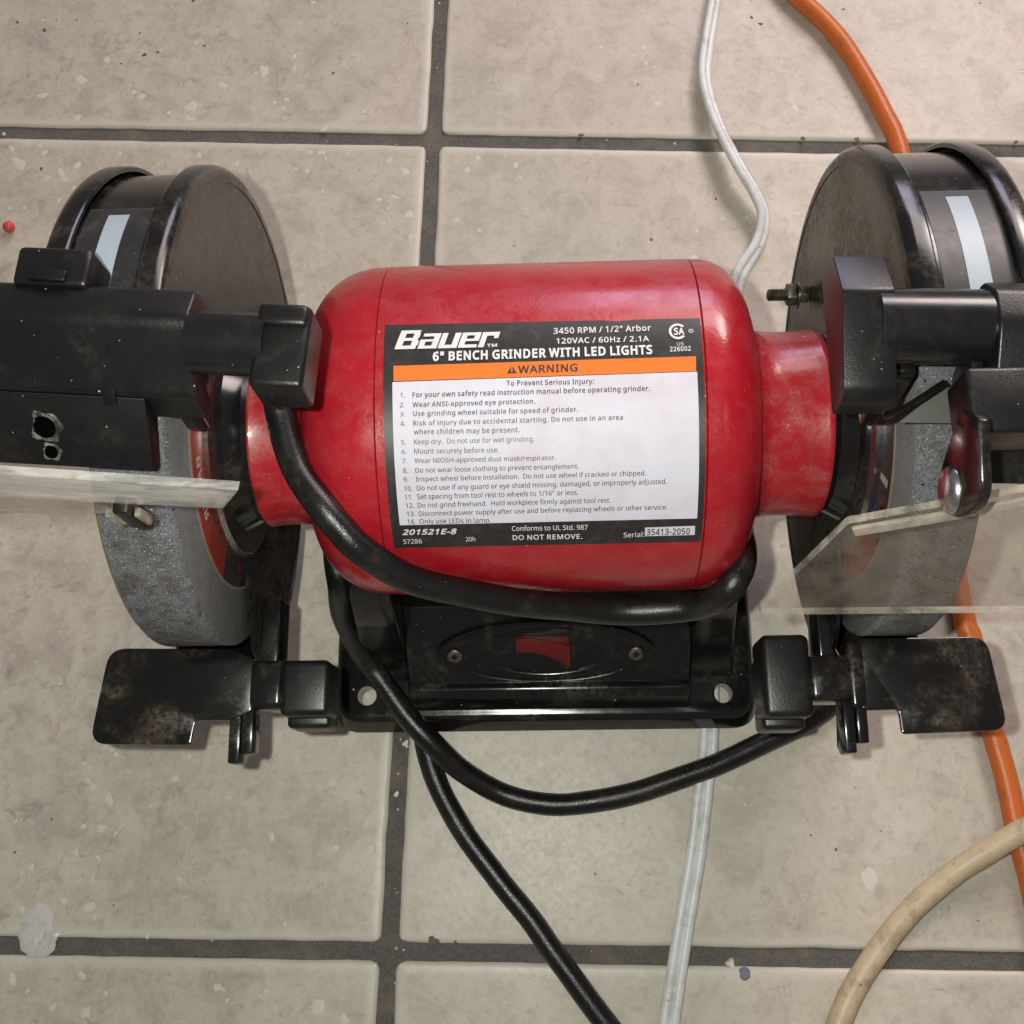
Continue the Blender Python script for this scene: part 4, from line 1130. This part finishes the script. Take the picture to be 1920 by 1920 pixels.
# ---- grinding wheels
def wheel(x0, x1, sg, lab):
    """x0 inner face, x1 outer face"""
    R = 6.42
    c = 0.07
    pr = [(x0, 0.9), (x0, R - 0.12), (x0 + sg * 0.1, R), (x1 - sg * c * 1.6, R), (x1, R - c * 1.6), (x1, 0.9)]
    bm = lathe(pr, 0, H, 140, mats=[1, 0, 0, 2, 1])
    o = obj('grinding_wheel', bm, ['stone', 'stone_side', 'tan_edge'], G, smooth=50)
    o['label'] = lab

    def disc(name, r0, r1, d, m, a0=0.0, a1=360.0, th=0.02, nn=96):
        xa, xb = x0 - sg * d, x0 - sg * (d - th)
        return obj(name, lathe([(xa, r0), (xa, r1), (xb, r1), (xb, r0)], 0, H, nn, a0, a1, closed=True), m, o, 30)
    disc('blotter_rim', 3.0, 4.74, 0.022, 'tan_edge')
    if sg < 0:
        disc('paper_blotter', 3.0, 4.66, 0.036, 'blot_red', 8, 100, 0.012)
        disc('paper_blotter', 3.0, 4.66, 0.036, 'blot_black', -26, 8, 0.012)
        disc('paper_blotter', 3.0, 4.66, 0.036, 'blot_red', -60, -26, 0.012)
    else:
        disc('paper_blotter', 3.0, 4.66, 0.036, 'blot_black', 22, 100, 0.012)
        disc('paper_blotter', 3.0, 4.66, 0.036, 'blot_red', -40, 22, 0.012)
    fl_ = [(x0 - sg * 0.04, 2.0), (x0 - sg * 0.04, 3.72), (x0 - sg * 0.22, 3.76), (x0 - sg * 0.32, 3.62), (x0 - sg * 0.34, 2.0)]
    obj('clamp_flange', lathe(fl_, 0, H, 96, closed=True), 'steel', o, 30)
    return o, x0 - sg * 0.05


wl, xl = wheel(-9.78, -11.86, -1, 'grey grinding wheel in the left guard')
wr, xr = wheel(8.86, 10.60, 1, 'grey grinding wheel in the right guard')


def side_map(x):
    def f(u, v, lift):        # u degrees round the wheel, v radius
        p = pol(v, u)
        return (x, p[0], p[1])
    return f


bm = bmesh.new()
add_text(bm, 'BAUER', 62, 4.02, 36, 4.02, 0.34, 'b', mapper=side_map(xl))
obj('blotter_print', bm, 'blot_white', wl)
for q, (a, mt) in enumerate(((-14, 'blot_red'), (-21, 'blot_blue'))):
    bm = bmesh.new()
    add_text(bm, 'XX', a + 3, 4.0, a - 3, 4.0, 0.4, 'x', mapper=side_map(xl))
    obj('blotter_print', bm, mt, wl)
bm = bmesh.new()
add_text(bm, 'KXX', 30, 4.05, 40, 4.05, 0.36, 'x', mapper=side_map(xr))
obj('blotter_print', bm, 'blot_red', wr)
bm = bmesh.new()
add_text(bm, '6A', 28, 3.8, 36, 3.8, 0.2, 'x', mapper=side_map(xr))
obj('blotter_print', bm, 'blot_blue', wr)
bm = bmesh.new()
bm.faces.new([bm.verts.new((xr, *pol(r, a))) for r, a in ((3.85, 46), (4.5, 46), (4.5, 49), (3.85, 49))])
obj('blotter_print', bm, 'blot_white', wr)

# ---- bolts that hold the guards
def bolt(x, sg, y, z, L):
    pr = [(x, 0.13), (x - sg * L, 0.13), (x - sg * (L + 0.03), 0.10), (x - sg * (L + 0.03), 0)]
    k = 9
    th = []
    for q in range(k * 2):
        th.append((x - sg * (L * 0.55 + L * 0.43 * q / (k * 2)), 0.21 if q % 2 else 0.17))
    pr = [(x, 0.19)] + th + [(x - sg * L, 0.12), (x - sg * L, 0)]
    b = obj('guard_bolt', lathe(pr, y, z, 20), 'zinc', G, 30)
    bm = bmesh.new()
    hx = [(y + 0.38 * math.cos(math.radians(60 * q + 12)), z + 0.38 * math.sin(math.radians(60 * q + 12))) for q in range(6)]
    prism(hx, 'x', x - sg * 0.42, x - sg * 0.72, 0.03, 2, bm)
    obj('nut', bm, 'zinc', b, 30)
    obj('washer', lathe([(x - sg * 0.34, 0.1), (x - sg * 0.34, 0.46), (x - sg * 0.40, 0.46), (x - sg * 0.41, 0.1)], y, z, 28), 'zinc', b, 30)
    obj('lock_nut', prism([(y + 0.30 * math.cos(math.radians(60 * q)), z + 0.30 * math.sin(math.radians(60 * q))) for q in range(6)], 'x', x - sg * 0.02, x - sg * 0.32, 0.03), 'zinc', b, 30)


bolt(8.42, 1, 5.12, 10.25, 1.35)
bolt(-9.46, -1, 4.55, 10.6, 1.35)

# ---- tool rests
def tool_rest(outline, radii, lug, bar, collar, brace, lab, curl=None):
    bm = prism(rpoly(outline, radii, 6), 'z', 9.82, 10.0, 0.05, 2)
    o = obj('tool_rest', bm, 'rest', G, 40)
    o['label'] = lab
    x0, x1, y0, y1 = lug
    xm = (x0 + x1) / 2
    bm = prism([(y1, 9.9), (y1, 9.0), (y0 + 0.25, 8.7), (y0, 9.0), (y0, 9.85)], 'x', x0, xm - 0.02, 0.06)
    prism([(y1, 9.95), (y1, 9.2), (y0 + 0.45, 9.0), (y0 + 0.28, 9.3), (y0 + 0.28, 9.9)], 'x', xm + 0.02, x1, 0.06, bm=bm)
    obj('rest_lug', bm, 'rest', o, 40)
    x0, x1, y0, y1 = bar
    obj('rest_bar', box(x0, x1, y0, y1, 8.75, 10.06, 0.22, 4), 'rest', o, 45)
    x0, x1, y0, y1 = collar
    bm = box(x0, x1, y0, y1, 8.6, 10.28, 0.22, 4)
    box(x0 + 0.05, x1 - 0.1, y0 - 0.28, y1 - 0.5, 8.0, 9.4, 0.16, 3, bm)
    obj('rest_collar', bm, 'plastic', o, 45)
    x0, x1, y0, y1 = brace
    obj('rest_brace', box(x0, x1, y0, y1, 8.4, 9.7, 0.08), 'guard', o, 40)
    if curl:
        x0, x1, y0, y1 = curl
        obj('rest_bend', box(x0, x1, y0, y1, 9.2, 10.03, 0.2, 5), 'rest', o, 45)


tool_rest([(-13.92, -6.22), (-14.27, -9.14), (-11.16, -9.20), (-11.06, -8.47), (-10.05, -8.47), (-9.35, -8.25), (-9.35, -6.62), (-10.1, -6.30)],
          [0.55, 0.55, 0.12, 0.15, 0.1, 0.2, 0.2, 0.2], (-10.05, -9.30, -9.75, -8.1), (-9.5, -8.4, -8.16, -6.66), (-8.46, -6.95, -8.40, -6.70),
          (-9.30, -8.7, -6.9, -4.6), 'black tool rest in front of the left wheel, caked with brown dust')
tool_rest([(8.95, -6.27), (12.87, -6.26), (13.17, -9.05), (10.06, -9.13), (10.03, -8.41), (8.95, -8.43)],
          [0.2, 0.5, 0.5, 0.12, 0.12, 0.2], (8.42, 9.12, -9.65, -8.1), (7.45, 8.75, -8.14, -6.74), (6.05, 7.5, -8.62, -6.14),
          (7.9, 8.36, -6.8, -4.8), 'scratched black tool rest in front of the right wheel', curl=(8.62, 9.22, -8.40, -6.30))


# ---- lamps on arms over the guards
def place(name, bm, mt, parent, rot, smooth=40):
    if rot:
        rot_z(bm, *rot)
    return obj(name, bm, mt, parent, smooth)


ROT = (-4.5, -8.4, -0.8)
prof = rpoly([(0.30, 19.72), (0.34, 20.75), (-0.62, 21.10), (-2.02, 19.82), (-2.16, 18.65), (-1.7, 18.6), (-1.2, 19.72)], [0.1, 0.25, 0.30, 0.14, 0.2, 0.15, 0.1], 5)
lampL = place('work_lamp', prism(prof, 'x', -15.6, -8.36, 0.20, 4), 'plastic', G, ROT, 45)
lampL['label'] = 'black lamp housing over the left wheel'
place('lamp_cover', prism(rpoly([(-2.05, 19.72), (-3.45, 18.40), (-3.25, 18.1), (-2.2, 18.9)], 0.06, 3), 'x', -15.6, -9.62, 0.06, 2), 'plastic', lampL, ROT)
# tongue where the cover hooks into the housing
place('cover_tongue', prism([(-1.93, 19.94), (-2.24, 19.60), (-2.14, 19.4), (-1.9, 19.6)], 'x', -10.62, -10.28, 0.04, 2), 'plastic', lampL, ROT)
bm = box(-12.72, -10.92, 0.15, 1.15, 19.7, 20.95, 0.14, 3)
place('lamp_clip', bm, 'plastic', lampL, ROT)
place('clip_rib', box(-12.3, -11.4, 0.22, 0.5, 20.8, 21.06, 0.06, 2), 'plastic', lampL, ROT)
# two screw holes, shade painted as black discs, with chipped surrounds on the sloping cover
cs_ = Vector((0, -1.40, -1.32)).normalized()
cn = Vector((0, -1.32, 1.40)).normalized()
for X0, f, r in ((-12.18, 0.46, 0.29), (-12.12, 0.80, 0.18)):
    c0 = Vector((X0, -2.05, 19.72)) + cs_ * (f * 1.92)
    for nm, prf, mt in (('screw_hole', [(r * 1.0, 0.032), (r * 0.97, 0.008), (0, 0.008)], 'hole'), ('hole_rim', [(r * 1.42, -0.02), (r * 1.34, 0.012), (r * 1.10, 0.03), (r * 0.99, 0.03), (r * 0.98, 0.0)], 'fleck_grey')):
        bm = bmesh.new()
        K = 28
        rings = []
        for q, (rr, h) in enumerate(prf):
            if rr == 0:
                rings.append([bm.verts.new(c0 + cn * h)] * K)
                continue
            ring = []
            for k in range(K):
                t = 2 * math.pi * k / K
                jit = 1 + (0.35 * mnoise.noise(Vector((math.cos(t) * 1.7, math.sin(t) * 1.7, X0 * 3))) if (nm == 'hole_rim' and q < 3) else 0)
                ring.append(bm.verts.new(c0 + Vector((1, 0, 0)) * (rr * jit * math.cos(t)) + cs_ * (rr * jit * math.sin(t)) + cn * h))
            rings.append(ring)
        for A, B in zip(rings, rings[1:]):
            for k in range(K):
                vs = []
                for v in (A[k], A[(k + 1) % K], B[(k + 1) % K], B[k]):
                    if v not in vs:
                        vs.append(v)
                bm.faces.new(vs)
        place(nm, bm, mt, lampL, ROT)
place('lamp_arm', lathe([(-8.42, 0.3), (-8.42, 0.74), (-6.6, 0.74), (-6.6, 0.5)], -0.85, 20.36, 56), 'arm', lampL, ROT)
place('arm_collar', box(-6.84, -5.58, -2.08, -0.02, 19.55, 20.92, 0.16, 4), 'plastic', lampL, ROT)
place('collar_ridge', box(-6.80, -5.62, -0.62, -0.06, 20.4, 21.04, 0.14, 3), 'plastic', lampL, ROT)
place('arm_bracket', prism(rpoly([(-1.6, 19.9), (-0.2, 19.9), (0.4, 17.2), (-1.9, 17.2)], 0.2, 3), 'x', -9.43, -8.9, 0.06), 'guard', lampL, None)

ROT2 = (-2.5, 9.7, -0.9)
prof = rpoly([(0.15, 19.72), (0.15, 20.45), (-0.35, 21.05), (-1.25, 21.18), (-2.62, 20.55), (-2.92, 19.7), (-2.4, 19.0), (-1.7, 19.72)], [0.1, 0.2, 0.15, 0.3, 0.2, 0.2, 0.2, 0.1], 4)
lampR = place('work_lamp', prism(prof, 'x', 9.78, 16.5, 0.2, 4), 'plastic', G, ROT2, 45)
lampR['label'] = 'black lamp housing over the right wheel'
place('lamp_cover', prism(rpoly([(-2.5, 20.45), (-4.15, 18.7), (-3.95, 18.35), (-2.5, 19.2)], 0.06, 3), 'x', 9.95, 16.5, 0.06, 2), 'plastic', lampR, ROT2)
place('lamp_side_fin', prism(rpoly([(-0.9, 20.3), (-1.6, 18.9), (-2.75, 18.9), (-2.8, 20.1)], 0.12, 3), 'x', 9.45, 9.72, 0.08, 3), 'plastic', lampR, ROT2)
place('lamp_arm', lathe([(7.3, 0.5), (7.3, 0.86), (9.9, 0.86), (9.9, 0.5)], -0.90, 20.22, 56), 'arm', lampR, ROT2)
place('arm_collar', prism(rpoly([(-2.62, 19.3), (-2.68, 20.15), (-2.45, 20.5), (-0.25, 20.98), (0.92, 20.42), (0.95, 19.3)], [0.1, 0.2, 0.3, 0.08, 0.08, 0.1], 3), 'x', 6.45, 7.62, 0.12, 3), 'plastic', lampR, (-1.0, 7, -0.9))
place('arm_bracket', prism(rpoly([(-1.7, 19.5), (0.3, 19.5), (0.6, 16.8), (-2.0, 16.8)], 0.2, 3), 'x', 7.75, 8.40, 0.06), 'guard', lampR, None)


# ---- eye shields
def sheet(pts, th, bm=None, bev=0.0, edge=0):
    """flat polygon in space with a thickness"""
    P = [Vector(p) for p in pts]
    nn = (P[1] - P[0]).cross(P[2] - P[0]).normalized() * (th / 2)
    own = bmesh.new()
    a = [own.verts.new(p + nn) for p in P]
    b = [own.verts.new(p - nn) for p in P]
    own.faces.new(a)
    own.faces.new(list(reversed(b)))
    for k in range(len(P)):
        k2 = (k + 1) % len(P)
        own.faces.new((a[k], b[k], b[k2], a[k2])).material_index = edge
    bmesh.ops.recalc_face_normals(own, faces=own.faces)
    if bev:
        bevel(own, [e for e in own.edges if e.calc_face_angle(0) > 0.9], bev, 2)
    if bm is None:
        return own
    return merge(bm, own)


def round3(P, r, n=5):
    out = []
    k = len(P)
    for i in range(k):
        ri = r[i]
        a, b, c = Vector(P[i - 1]), Vector(P[i]), Vector(P[(i + 1) % k])
        if ri <= 0:
            out.append(tuple(b))
            continue
        p, q = b + (a - b).normalized() * ri, b + (c - b).normalized() * ri
        for j in range(n + 1):
            t = j / n
            out.append(tuple(p * (1 - t) ** 2 + b * 2 * t * (1 - t) + q * t * t))
    return out


# right shield, tipped back so that the camera sees its face
e0, e1 = Vector((0.9958, 0.0916, -0.012)), None
plan = [(4.95, -6.52, 15.72), (13.9, -6.46, 15.15), (14.1, -5.4, 17.9), (11.76, -4.52, 20.34), (6.58, -5.12, 19.2)]
nrm = Vector((-0.02820811, 0.93216461, -0.36093414))
p0 = Vector((6.58, -5.12, 19.2))
plan = [tuple(Vector(q) - nrm * ((Vector(q) - p0).dot(nrm))) for q in plan]
shR = obj('eye_shield', sheet(round3(plan, [0.35, 0.4, 0.3, 0.3, 0.08]), 0.20, edge=1), ['acrylic', 'acrylic_edge'], G, 30)
shR['label'] = 'clear acrylic eye shield in front of the right wheel'
lipq = [(6.64, -5.14, 19.12), (8.75, -4.9, 19.54), (11.7, -4.56, 20.2), (11.75, -4.66, 19.95), (8.84, -5.02, 19.27), (6.77, -5.25, 18.86)]
lipq = [tuple(Vector(q) - nrm * ((Vector(q) - p0).dot(nrm)) - nrm * 0.17) for q in lipq]
obj('shield_rib', sheet(lipq, 0.12, bev=0.03), 'acrylic_edge', shR, 30)
st_ = obj('shield_strap', prism(rpoly([(-3.3, 21.3), (-3.9, 22.3), (-5.40, 21.95), (-5.59, 21.31), (-5.42, 20.22), (-5.0, 19.62), (-4.2, 19.65)], [0.1, 0.1, 0.3, 0.3, 0.5, 0.4, 0.4], 4), 'x', 8.58, 8.80, 0.05, 2), 'guard', shR, 40)
obj('strap_mount', box(8.75, 10.4, -3.9, -2.4, 20.2, 21.5, 0.12), 'plastic', shR, 40)
obj('rivet', lathe([(8.59, 0.54), (8.52, 0.53), (8.44, 0.46), (8.38, 0.33), (8.35, 0.16), (8.345, 0.0)], -4.80, 20.30, 40), 'steel', shR, 40)
obj('spark_deflector', sheet([(8.1, -2.62, 18.75), (9.25, -1.75, 18.75), (10.2, -1.75, 18.6), (10.2, -2.65, 18.6)], 0.07, bev=0.015), 'dull_plate', shR, 30)
obj('deflector_edge', tube([(7.75, -2.52, 18.82), (8.3, -2.3, 18.85), (9.3, -1.68, 18.85)], [(a * 1.0, b * 0.4) for a, b in ring_section(0.11, 10)]), 'guard', shR)

# left shield, seen almost edge-on
top = [(-15.0, -3.98, 21.4), (-6.80, -4.72, 21.4)]
bot = [(-7.45, -4.80, 20.3), (-15.2, -4.20, 20.1)]
shL = obj('eye_shield', sheet(round3([top[0], top[1], bot[0], bot[1]], [0, 0.08, 0.1, 0]), 0.22, bev=0.04), 'acrylic_worn', G, 30)
shL['label'] = 'scratched hazy eye shield seen edge-on at the left wheel'
obj('shield_skirt', sheet([(-15.2, -4.22, 20.05), (-9.3, -4.66, 20.2), (-10.2, -4.62, 19.3), (-15.3, -4.36, 18.9)], 0.10, bev=0.02), 'acrylic', shL, 30)
obj('shield_clamp', box(-10.03, -9.68, -4.92, -4.55, 18.9, 20.2, 0.05), 'plastic', shL)
for x0, x1 in ((-10.30, -10.10), (-9.63, -9.50)):
    obj('clamp_tab', prism(rpoly([(-4.74, 19.0), (-4.90, 19.1), (-4.92, 19.9), (-4.70, 19.9), (-4.66, 19.05)], 0.03, 2), 'x', x0, x1, 0.02), 'acrylic_edge', shL)

# ---- the grinder's own cord, thrown over the motor
A_ = [(-7.0, 4.2, 9.6), (-7.75, 3.2, 12.6), (-7.75, 1.6, 15.0), (-7.62, 0.04, 15.62), (-7.48, -1.1, 15.5), (-7.06, -2.32, 15.36), (-6.29, -3.4, 15.45), (-5.8, -3.96, 15.25), (-5.27, -4.50, 14.87), (-4.22, -5.02, 13.89), (-2.81, -5.30, 13.07), (-0.73, -5.44, 11.98), (1.65, -5.44, 10.74), (3.85, -5.43, 11.0), (4.59, -5.38, 11.95), (5.04, -5.02, 12.45), (5.36, -4.4, 12.2), (5.6, -3.5, 11.0), (5.9, -2.4, 8.9), (6.1, -0.5, 7.6), (5.2, 4.2, 8.0), (0, 5.5, 8.4), (-6.0, 4.6, 8.0), (-7.5, 0.5, 7.4), (-7.52, -2.4, 7.4),
      (-7.42, -3.63, 7.0), (-7.62, -4.40, 4.6), (-7.15, -5.56, 2.4), (-6.12, -6.96, 2.0), (-4.95, -8.37, 1.75), (-3.81, -9.41, 1.1), (-2.44, -10.27, 0.5), (-1.04, -10.67, 0.42), (0.56, -10.75, 0.42), (2.57, -10.42, 0.42), (5.0, -9.66, 0.42), (8.09, -8.41, 0.42), (10.3, -7.2, 0.42), (11.8, -5.2, 0.42), (12.0, -2.0, 0.42), (11.2, 2.5, 0.42)]
cordA = obj('power_cord', tube(A_, ring_section(0.415, 20), wob=0.02), 'rubber', G, 60)
cordA['label'] = 'black power cord looped over the motor and across the base'
C_ = [(-4.6, -4.5, 0.42), (-5.2, -6.4, 0.42), (-5.28, -7.5, 0.42), (-5.12, -8.76, 0.42), (-4.57, -10.15, 0.42), (-3.65, -11.71, 0.42), (-2.36, -13.43, 0.42), (-1.01, -15.11, 0.42), (0.5, -17.1, 0.42), (1.69, -18.6, 0.42), (5.5, -23.5, 0.42)]
cordC = obj('power_cord', tube(C_, ring_section(0.415, 20), wob=0.02), 'rubber', G, 60)
cordC['label'] = 'black power cord running from the base to the lower edge'

# ================================================================== OTHER CORDS ON THE FLOOR
# two-wire lamp cord: figure-eight section
sec = []
for k in range(44):
    t = 2 * math.pi * k / 44
    x = 0.37 * math.cos(t)
    w = max(0.06, math.sqrt(max(0.0, 0.19 ** 2 - (abs(x) - 0.18) ** 2)))
    if abs(math.sin(t)) < 1e-6:
        w = 0.0
    sec.append((x, w * (1 if math.sin(t) >= 0 else -1)))
W_ = [(9.5, 33, 0.25), (8.4, 28.5, 0.25), (7.9, 25.4, 0.28), (7.42, 23.0, 0.35), (7.16, 20.88, 0.5), (7.52, 18.42, 0.8), (8.28, 16.09, 1.0), (9.02, 14.61, 0.8), (9.26, 13.68, 0.6), (8.94, 12.51, 0.4), (8.06, 11.06, 0.26), (7.5, 8.6, 0.22), (6.2, 0.0, 0.22), (5.75, -7.6, 0.22), (5.46, -9.66, 0.24), (4.96, -12.55, 0.24), (4.33, -15.33, 0.24), (3.62, -18.71, 0.24), (2.4, -25, 0.24)]
tag(obj('lamp_cord', tube(W_, sec, roll=lambda p: 0.8 * max(0.0, min(1.0, (p.y - 8.0) / 4.0))), 'white_cord', recentre=True, smooth=70), 'flat white two-wire cord running behind and under the red grinder', 'cord', 'loose cords on the floor')
O_ = [(5.5, 33, 0.42), (9.6, 28.0, 0.42), (11.6, 25.4, 0.42), (13.29, 22.99, 0.42), (14.27, 20.89, 0.42), (15.02, 18.91, 0.42), (15.45, 17.17, 0.42), (15.7, 12, 0.42), (15.4, 4.0, 0.42), (15.72, -3.5, 0.42), (15.95, -4.76, 0.42), (16.32, -8.21, 0.42), (16.61, -10.56, 0.42), (16.94, -13.57, 0.42), (17.5, -19, 0.42), (19, -26, 0.42)]
tag(obj('extension_cord', tube(O_, ring_section(0.41, 18), wob=0.03), 'orange', recentre=True, smooth=60), 'orange extension cord running past the right wheel', 'cord', 'loose cords on the floor')
T_ = [(26, -8.0, 0.5), (21, -9.8, 0.7), (18.6, -10.9, 1.15), (17.13, -11.62, 1.3), (15.57, -12.48, 1.05), (14.24, -13.27, 0.62), (12.81, -14.36, 0.52), (11.54, -15.62, 0.52), (10.46, -16.95, 0.52), (9.46, -18.69, 0.52), (8.2, -22, 0.52), (7.6, -27, 0.52)]
tag(obj('round_cord', tube(T_, ring_section(0.42, 20), wob=0.04), 'tan', recentre=True, smooth=60), 'thick cream cord with grime crossing over the orange cord', 'cord', 'loose cords on the floor')
